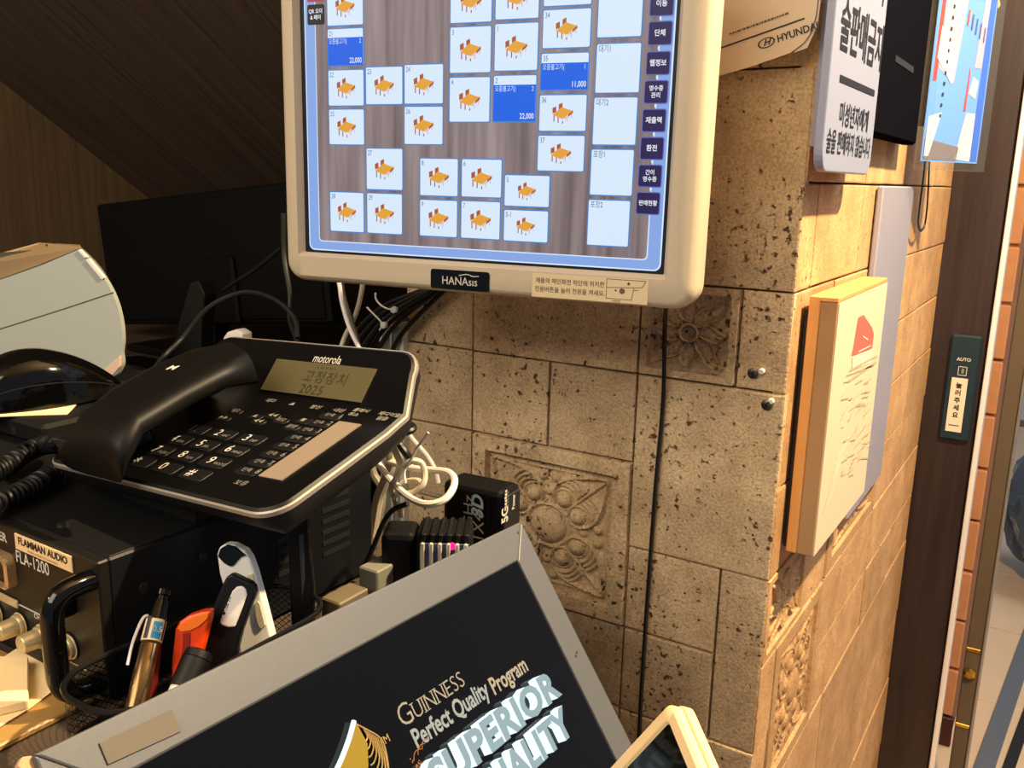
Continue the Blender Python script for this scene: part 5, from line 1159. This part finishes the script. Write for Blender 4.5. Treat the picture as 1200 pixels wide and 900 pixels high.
plate_px(MB(), [(298, 708), (302, 704), (305, 708), (311, 733), (306, 738), (302, 734), (299, 722)], Pw + nw * 0.0010, nw, 0.0015, gb, 0.0004, 1).build('button', rm_)
# black stick with white slider
Pk = at(270, 720, X=-0.172); 
us_ = thing('black_stick', 'black rounded stick with long white slider standing in the basket', 'stick', onp(255, 775, Pk, nC))
plate_px(MB(), [(262, 682), (266, 675), (272, 673), (293, 683), (298, 688), (299, 694), (296, 704), (283, 740), (276, 768), (262, 790), (232, 795), (236, 755), (250, 710)], Pk, nC, 0.008, M['black'], 0.0012, 3).build('body', us_)
plate_px(MB(), [(272, 693), (277, 688), (283, 687), (288, 691), (289, 697), (284, 712), (275, 735), (268, 735.5), (260, 733), (257, 730), (263, 714)], Pk + nC * 0.0016, nC, 0.0022, M['white'], 0.0008, 2).build('slider', us_)
t = MB(); o_ = onp(265.5, 710, Pk + nC * 0.0018, nC); x_ = (onp(268, 703, Pk + nC * 0.0018, nC) - o_); t.text('●USB 3.0', frame(o_, x_, nC.cross(x_)), 0.0026, M['ink'], 0.01, 'CENTER'); t.build('slider_print', us_)
# orange cutter
Po = at(225, 745, X=-0.176)
oc = thing('orange_cutter', 'translucent orange box cutter handle standing in the basket', 'cutter', onp(215, 800, Po, nC))
orr = mat('orange_clear', (232, 84, 20), 0.3, trans=0.0)
plate_px(MB(), [(205, 738), (210, 729), (220, 722), (236, 717), (247, 716), (245, 728), (238, 756), (228, 790), (212, 815), (200, 815), (201, 775)], Po, nC, 0.009, M['orange'], 0.0012, 2).build('body', oc)
plate_px(MB(), [(207, 737), (213, 730), (224, 723), (246, 717), (243, 726), (233, 735), (222, 740), (212, 741)], Po + nC * 0.0008, nC, 0.003, mat('orange_light', (250, 120, 30), 0.3), 0.0005, 1).build('end_cap', oc)
plate_px(MB(), [(214, 742), (223, 741), (223, 753), (221, 766), (212, 770), (214, 758)], Po + nC * 0.0005, nC, 0.002, M['red'], 0.0003, 1).build('slot', oc)
# black marker with white body
A4, B4 = stick((234, 765), (205, 830), -0.166, -0.160); d4 = (A4 - B4).normalized()
mk = thing('black_marker', 'black capped marker with white barrel leaning in the basket front', 'marker', B4)
Lm = (A4 - B4).length
MB().lathe([(0, 0.0068), (Lm * 0.33, 0.0068), (Lm * 0.34, 0.0062)], B4, A4, M['white'], 20).build('barrel', mk)
MB().lathe([(Lm * 0.34, 0.0075), (Lm * 0.86, 0.0078), (Lm * 0.87, 0.0068), (Lm * 0.88, 0.0075), (Lm * 1.0, 0.0073), (Lm * 1.03, 0.006)], B4, A4, M['black'], 22).build('cap', mk)
# tall dark aerial at the back of the basket
A5, B5 = stick((348, 600), (354, 735), -0.176, -0.172)
an = thing('black_aerial', 'tall flat black aerial standing behind the sign at the basket end', 'aerial', B5)
nA = Vector((0.6, -0.8, 0.0)).normalized(); PA = A5.lerp(B5, .5)
plate_px(MB(), [(338, 598), (359, 597), (360, 622), (368, 690), (367, 735), (342, 745), (340, 690), (337, 622)], PA, nA, 0.008, M['black'], 0.001, 2).build('blade', an)
plate_px(MB(), [(338, 596), (360, 595), (360.5, 623), (337, 624)], PA + nA * 0.0008, nA, 0.0095, M['black_matte'], 0.001, 2).build('cap', an)
plate_px(MB(), [(350, 626), (356, 626), (357, 680), (354, 700)], PA + nA * 0.0006, nA, 0.001, mat('aerial_sheen', (52, 56, 62), 0.25), 0.0002, 1).build('painted_sheen', an)  # lighter strip paints a highlight down the blade

# ================================================================== lit sign on the customer side
RS = Matrix(((0.00699, -0.81544, -0.5788), (0.99875, -0.02291, 0.04434), (-0.04941, -0.57839, 0.81426)))
TS = Matrix.Translation((-0.1048, -0.593, -0.2097)) @ RS.to_4x4()             # x along the top edge, y into the sign, z up; origin top-left corner
SW, SH, SB = 0.3375, 0.46, 0.022
sn = thing('lit_sign', 'tilted metal-framed black light box sign with beer programme lettering', 'sign', TS @ Matrix.Translation((SW / 2, 0.01, -SH)))
def bar(pts, nm): return MB().prism([TS @ Vector(p) for p in pts], RS @ Vector((0, 0.014, 0)), M['alu'], 0.0010, 2).build(nm, sn)
bar([(0, 0, 0), (SW, 0, 0), (SW - SB, 0, -SB), (SB, 0, -SB)], 'frame_bar'); bar([(SW, 0, 0), (SW, 0, -SH), (SW - SB, 0, -SH + SB), (SW - SB, 0, -SB)], 'frame_bar')
bar([(0, 0, 0), (SB, 0, -SB), (SB, 0, -SH + SB), (0, 0, -SH)], 'frame_bar'); bar([(0, 0, -SH), (SB, 0, -SH + SB), (SW - SB, 0, -SH + SB), (SW, 0, -SH)], 'frame_bar')
MB().box((SB - 0.001, 0.0005, -SH + SB - 0.001), (SW - SB + 0.001, 0.0022, -SB + 0.001), M['charcoal'], T=TS).build('inner_lip', sn)
pn_ = MB().box((SB + 0.0005, 0.0018 - 0.002, -SH + SB), (SW - SB - 0.0022, 0.0009, -SB - 0.0), M['black_gloss'], T=TS).build('black_panel', sn)
MB().box((0.004, 0.0142, -SH + 0.004), (SW - 0.004, 0.0175, -0.004), M['charcoal'], T=TS).build('back_plate', sn)
def SF(x, z, y=-0.0004): return TS @ frame((x * .001, y, z * .001), (1, 0, 0), (0, 0, 1))
t = MB(); pw = mat('printed_silver', (116, 114, 108), 0.5)
# word one in thin serif capitals
x = 166.0
for ch, sz in (('G', 16.0), ('U', 12.2), ('I', 12.2), ('N', 12.2), ('N', 12.2), ('E', 12.2), ('S', 12.2), ('S', 12.2)):
    vs, fs = text_geo(ch, sz * .001, -0.010 if ch != 'G' else -0.008, 'LEFT', 0, 0, 1); xs = [v[0] for v in vs]; ys = [v[1] for v in vs]
    base = -0.0046; off = base - min(ys)
    k = 0.98
    t.raw([((v[0] - min(xs)) * k, v[1] + off, 0) for v in vs], fs, pw, SF(x, -63.6)); w = (max(xs) - min(xs)) * k * 1000; hgt = (max(ys) - min(ys))
    def serif(cx, cy, l=1.5): t.raw([((cx - l) * .001, cy, 0), ((cx + l) * .001, cy, 0), ((cx + l) * .001, cy + .00045, 0), ((cx - l) * .001, cy + .00045, 0)], [(0, 1, 2, 3)], pw, SF(x, -63.6, -0.00045))
    tops = base + hgt - 0.00045
    if ch in 'UN': serif(0.4, tops); serif(w - 0.4, tops)
    if ch == 'N': serif(0.4, base)
    if ch == 'I': serif(w / 2, tops); serif(w / 2, base)
    if ch == 'E': serif(0.2, base, 1.0); serif(0.2, tops, 1.0)
    x += w + 1.35
t.text('Perfect Quality ', SF(168.5, -76.6), 0.0136, mat('print_cool', (106, 118, 128), 0.5), 0.024, 'LEFT', 0.80); 
vs, fs = text_geo('Perfect Quality ', 0.0136, 0.024, 'LEFT', 0, 0, 1)
xq = max(v[0] for v in vs) * 0.80 * 1000 + 168.5 + 2.6
t.text('Program', SF(xq, -78.2), 0.0136, pw, 0.024, 'LEFT', 0.80)
t.text('TM', SF(151.5, -68.0), 0.0056, M['gold'], 0.0, 'CENTER'); t.build('sign_print', pn_)
# raised glowing letters
def glow_word(s, x0, x1, z, size, nm):
    vs, fs = text_geo(s, size, 0.042, 'LEFT', 0.0030, 0, 1.06); mnx = min(v[0] for v in vs); mxx = max(v[0] for v in vs); k = (x1 - x0) * .001 / (mxx - mnx)
    g = MB(); T_ = SF(x0, z, -0.0034)
    side_ = []; face_ = []
    for f in fs: (face_ if all(vs[i][2] > 0.0029 for i in f) else side_).append(f)
    V = [((v[0] - mnx) * k, v[1], v[2]) for v in vs]
    g.raw(V, side_, GLOW['white'], T_); o = g.build(nm, sn)
    h = MB(); h.raw(V, face_, GLOW['face'], T_ @ Matrix.Translation((0, 0, 0.00012))); h.build('letter_face', o); return o
glow_word('SUPERIOR', 163, 287, -97.4, 0.0225, 'glowing_word'); glow_word('QUALITY', 180, 282, -119.5, 0.0225, 'glowing_word')
# golden emblem: crescent and strings
g = MB()
def SV(x, z, y=-0.0004): return TS @ Vector((x * .001, y, z * .001))
cres = [(138, -52.5), (132, -57.5), (124, -63), (116, -67.5), (106, -72), (96, -76), (90, -84), (96, -90), (112, -86), (126, -80), (134, -73), (139, -64)]
g.prism([SV(*p) for p in cres], RS @ Vector((0, -0.003, 0)), GLOW['gold'], 0.0004, 1)
em = g.build('emblem', sn)
g = MB(); g.tube([SV(a - .6, b + .8, -0.0026) for a, b in cres[:6]], 0.0013, GLOW['white'], 8, 4); g.build('emblem_edge', em)
g = MB(); g.tube([SV(*p, -0.0010) for p in ((138, -52.5), (143, -58), (149, -65.5), (149, -72), (145, -82), (139, -92))], 0.0005, M['gold'], 6, 4)
for k in range(8):
    a = 0.10 + k * 0.11; xa_ = 138.5 - k * 0.2; 
    g.tube([SV(142 + k * 0.95 if k < 7 else 149, -57 - k * 1.25, -0.0009), SV(142.5 + k * .5, -61.5 - k * 2.6, -0.0009), SV(140.5 - k * .1, -63 - k * 3.4, -0.0009), SV(139.4 - k * 0.8, -63 - k * 3.6, -0.0009)], 0.00042, M['gold'], 5, 4)
g.build('emblem_strings', em)
g = MB(); rr = random.Random(2)
for k in range(40): x_ = 166 + rr.gauss(0, 2.6); z_ = -88 + rr.gauss(0, 2.4); g.poly([SV(x_ + 0.5 * math.cos(q * 1.57 + k), z_ + 0.5 * math.sin(q * 1.57 + k), -0.0005 - k * 0.000004) for q in range(4)], GLOW['spark'])
for k in range(3): g.tube([SV(168 + 4 * k + 5 * math.cos(q), -86 + k + 5 * math.sin(q), -0.0006) for q in (1.0, 1.6, 2.2, 2.8)], 0.0002, GLOW['spark'], 4, 4)
g.build('spark_print', em)
tpz = MB().prism([TS @ Vector((a * .001, -0.0003, b * .001)) for a, b in ((22.9, -6.8), (55.2, -7.6), (55.6, -17.4), (23.1, -15.6))], RS @ Vector((0, -0.0005, 0)), M['tape']).build('tape_patch', sn)
for x_, z_ in ((SW * 1000 - 9, -6), (SW * 1000 - 10, -92), (SW * 1000 - 12.2, -93.5)):
    MB().lathe([(0, 0.0007), (0.0003, 0.0007)], SV(x_, z_, -0.0001), SV(x_, z_, -1), M['ink'], 8).build('frame_hole', sn)
MB().prism([SV(*p, 0.003) for p in ((-5, -1), (-2.5, 1.2), (2, -0.5), (5, -4), (4, -12), (-4, -12))], RS @ Vector((0, 0.0035, 0)), M['card'], 0.0004, 1).build('torn_card_corner', sn)
MB().prism([SV(SW * 1000 + 0.0, -88, 0.004), SV(SW * 1000 + 2.6, -89, 0.004), SV(SW * 1000 + 3.2, -94, 0.004), SV(SW * 1000, -97, 0.004)], RS @ Vector((0, 0.006, 0)), M['cream'], 0.001).build('side_knob', sn)
# prop behind the sign down to the ledge
zl_ = -0.635
s0 = SV(SW * 500, -SH * 600, 0.0175); MB().prism([s0 + Vector((0, -0.03, 0)), s0 + Vector((0, 0.03, 0)), Vector((s0.x - 0.03, s0.y + 0.03, zl_ + 0.0005)), Vector((s0.x - 0.03, s0.y - 0.03, zl_ + 0.0005))], Vector((-0.006, 0, -0.0)), M['charcoal']).build('prop_leg', sn)

# ================================================================== beige customer terminal at the bottom edge
r0, r1, r2 = ray(786, 820), ray(694, 920), ray(828, 920)
D0 = 0.47; a_ = 1.06
b_ = (a_ * r1.dot(r0) - r0.dot(r0)) / (a_ * r1.dot(r2) - r2.dot(r0))
A0 = CAM + r0 * D0; E1 = (CAM + r1 * D0 * a_ - A0).normalized(); E2 = (CAM + r2 * D0 * b_ - A0).normalized(); E2 = (E2 - E1 * E1.dot(E2)).normalized()
TT_ = Matrix(((E1.x, E2.x, 0, A0.x), (E1.y, E2.y, 0, A0.y), (E1.z, E2.z, 0, A0.z), (0, 0, 0, 1))); N_ = E1.cross(E2)
if N_.dot(FWD) < 0: N_ = -N_                    # away from the camera
def TV(x, y, d=0.0): return A0 + E1 * x + E2 * y + N_ * d
tm = thing('customer_terminal', 'cream framed customer terminal with dark glass poking up in front of the sign', 'terminal', TV(0.05, 0.09))
tw, th_ = 0.100, 0.17
LP = lambda i, d, r=0.006: [TV(x, y, d) for x, y in rrect(i, i, tw - i, th_ - i, r, 4)]
MB().loft([LP(0.0, 0.006), LP(0.0, 0.0015), LP(0.0015, 0.0), LP(0.0068, 0.0, 0.003), LP(0.0080, 0.0016, 0.002)], M['cream'], False).build('front_frame', tm)
MB().loft([LP(0.001, 0.015), LP(-0.0006, 0.0135), LP(-0.0006, 0.0082), LP(0.001, 0.0072)], M['cream'], True).build('back_shell', tm)
MB().loft([LP(0.002, 0.009), LP(0.002, 0.0045)], M['ink'], True).build('seam', tm)
MB().loft([LP(0.0076, 0.004, 0.002), LP(0.0076, 0.0015, 0.002)], M['black_gloss'], True).build('glass', tm)
c_ = TV(tw / 2, th_ / 2, 0.015); bx_ = 0.29
MB().tube([c_, Vector((0.17, c_.y + 0.02, -0.42)), Vector((bx_, c_.y, -0.50)), Vector((bx_, c_.y, zl_ + 0.012))], 0.009, M['cream'], 12, 6).box((bx_ - 0.05, c_.y - 0.05, zl_ + 0.0005), (bx_ + 0.05, c_.y + 0.05, zl_ + 0.013), M['cream'], 0.003).build('stand', tm)
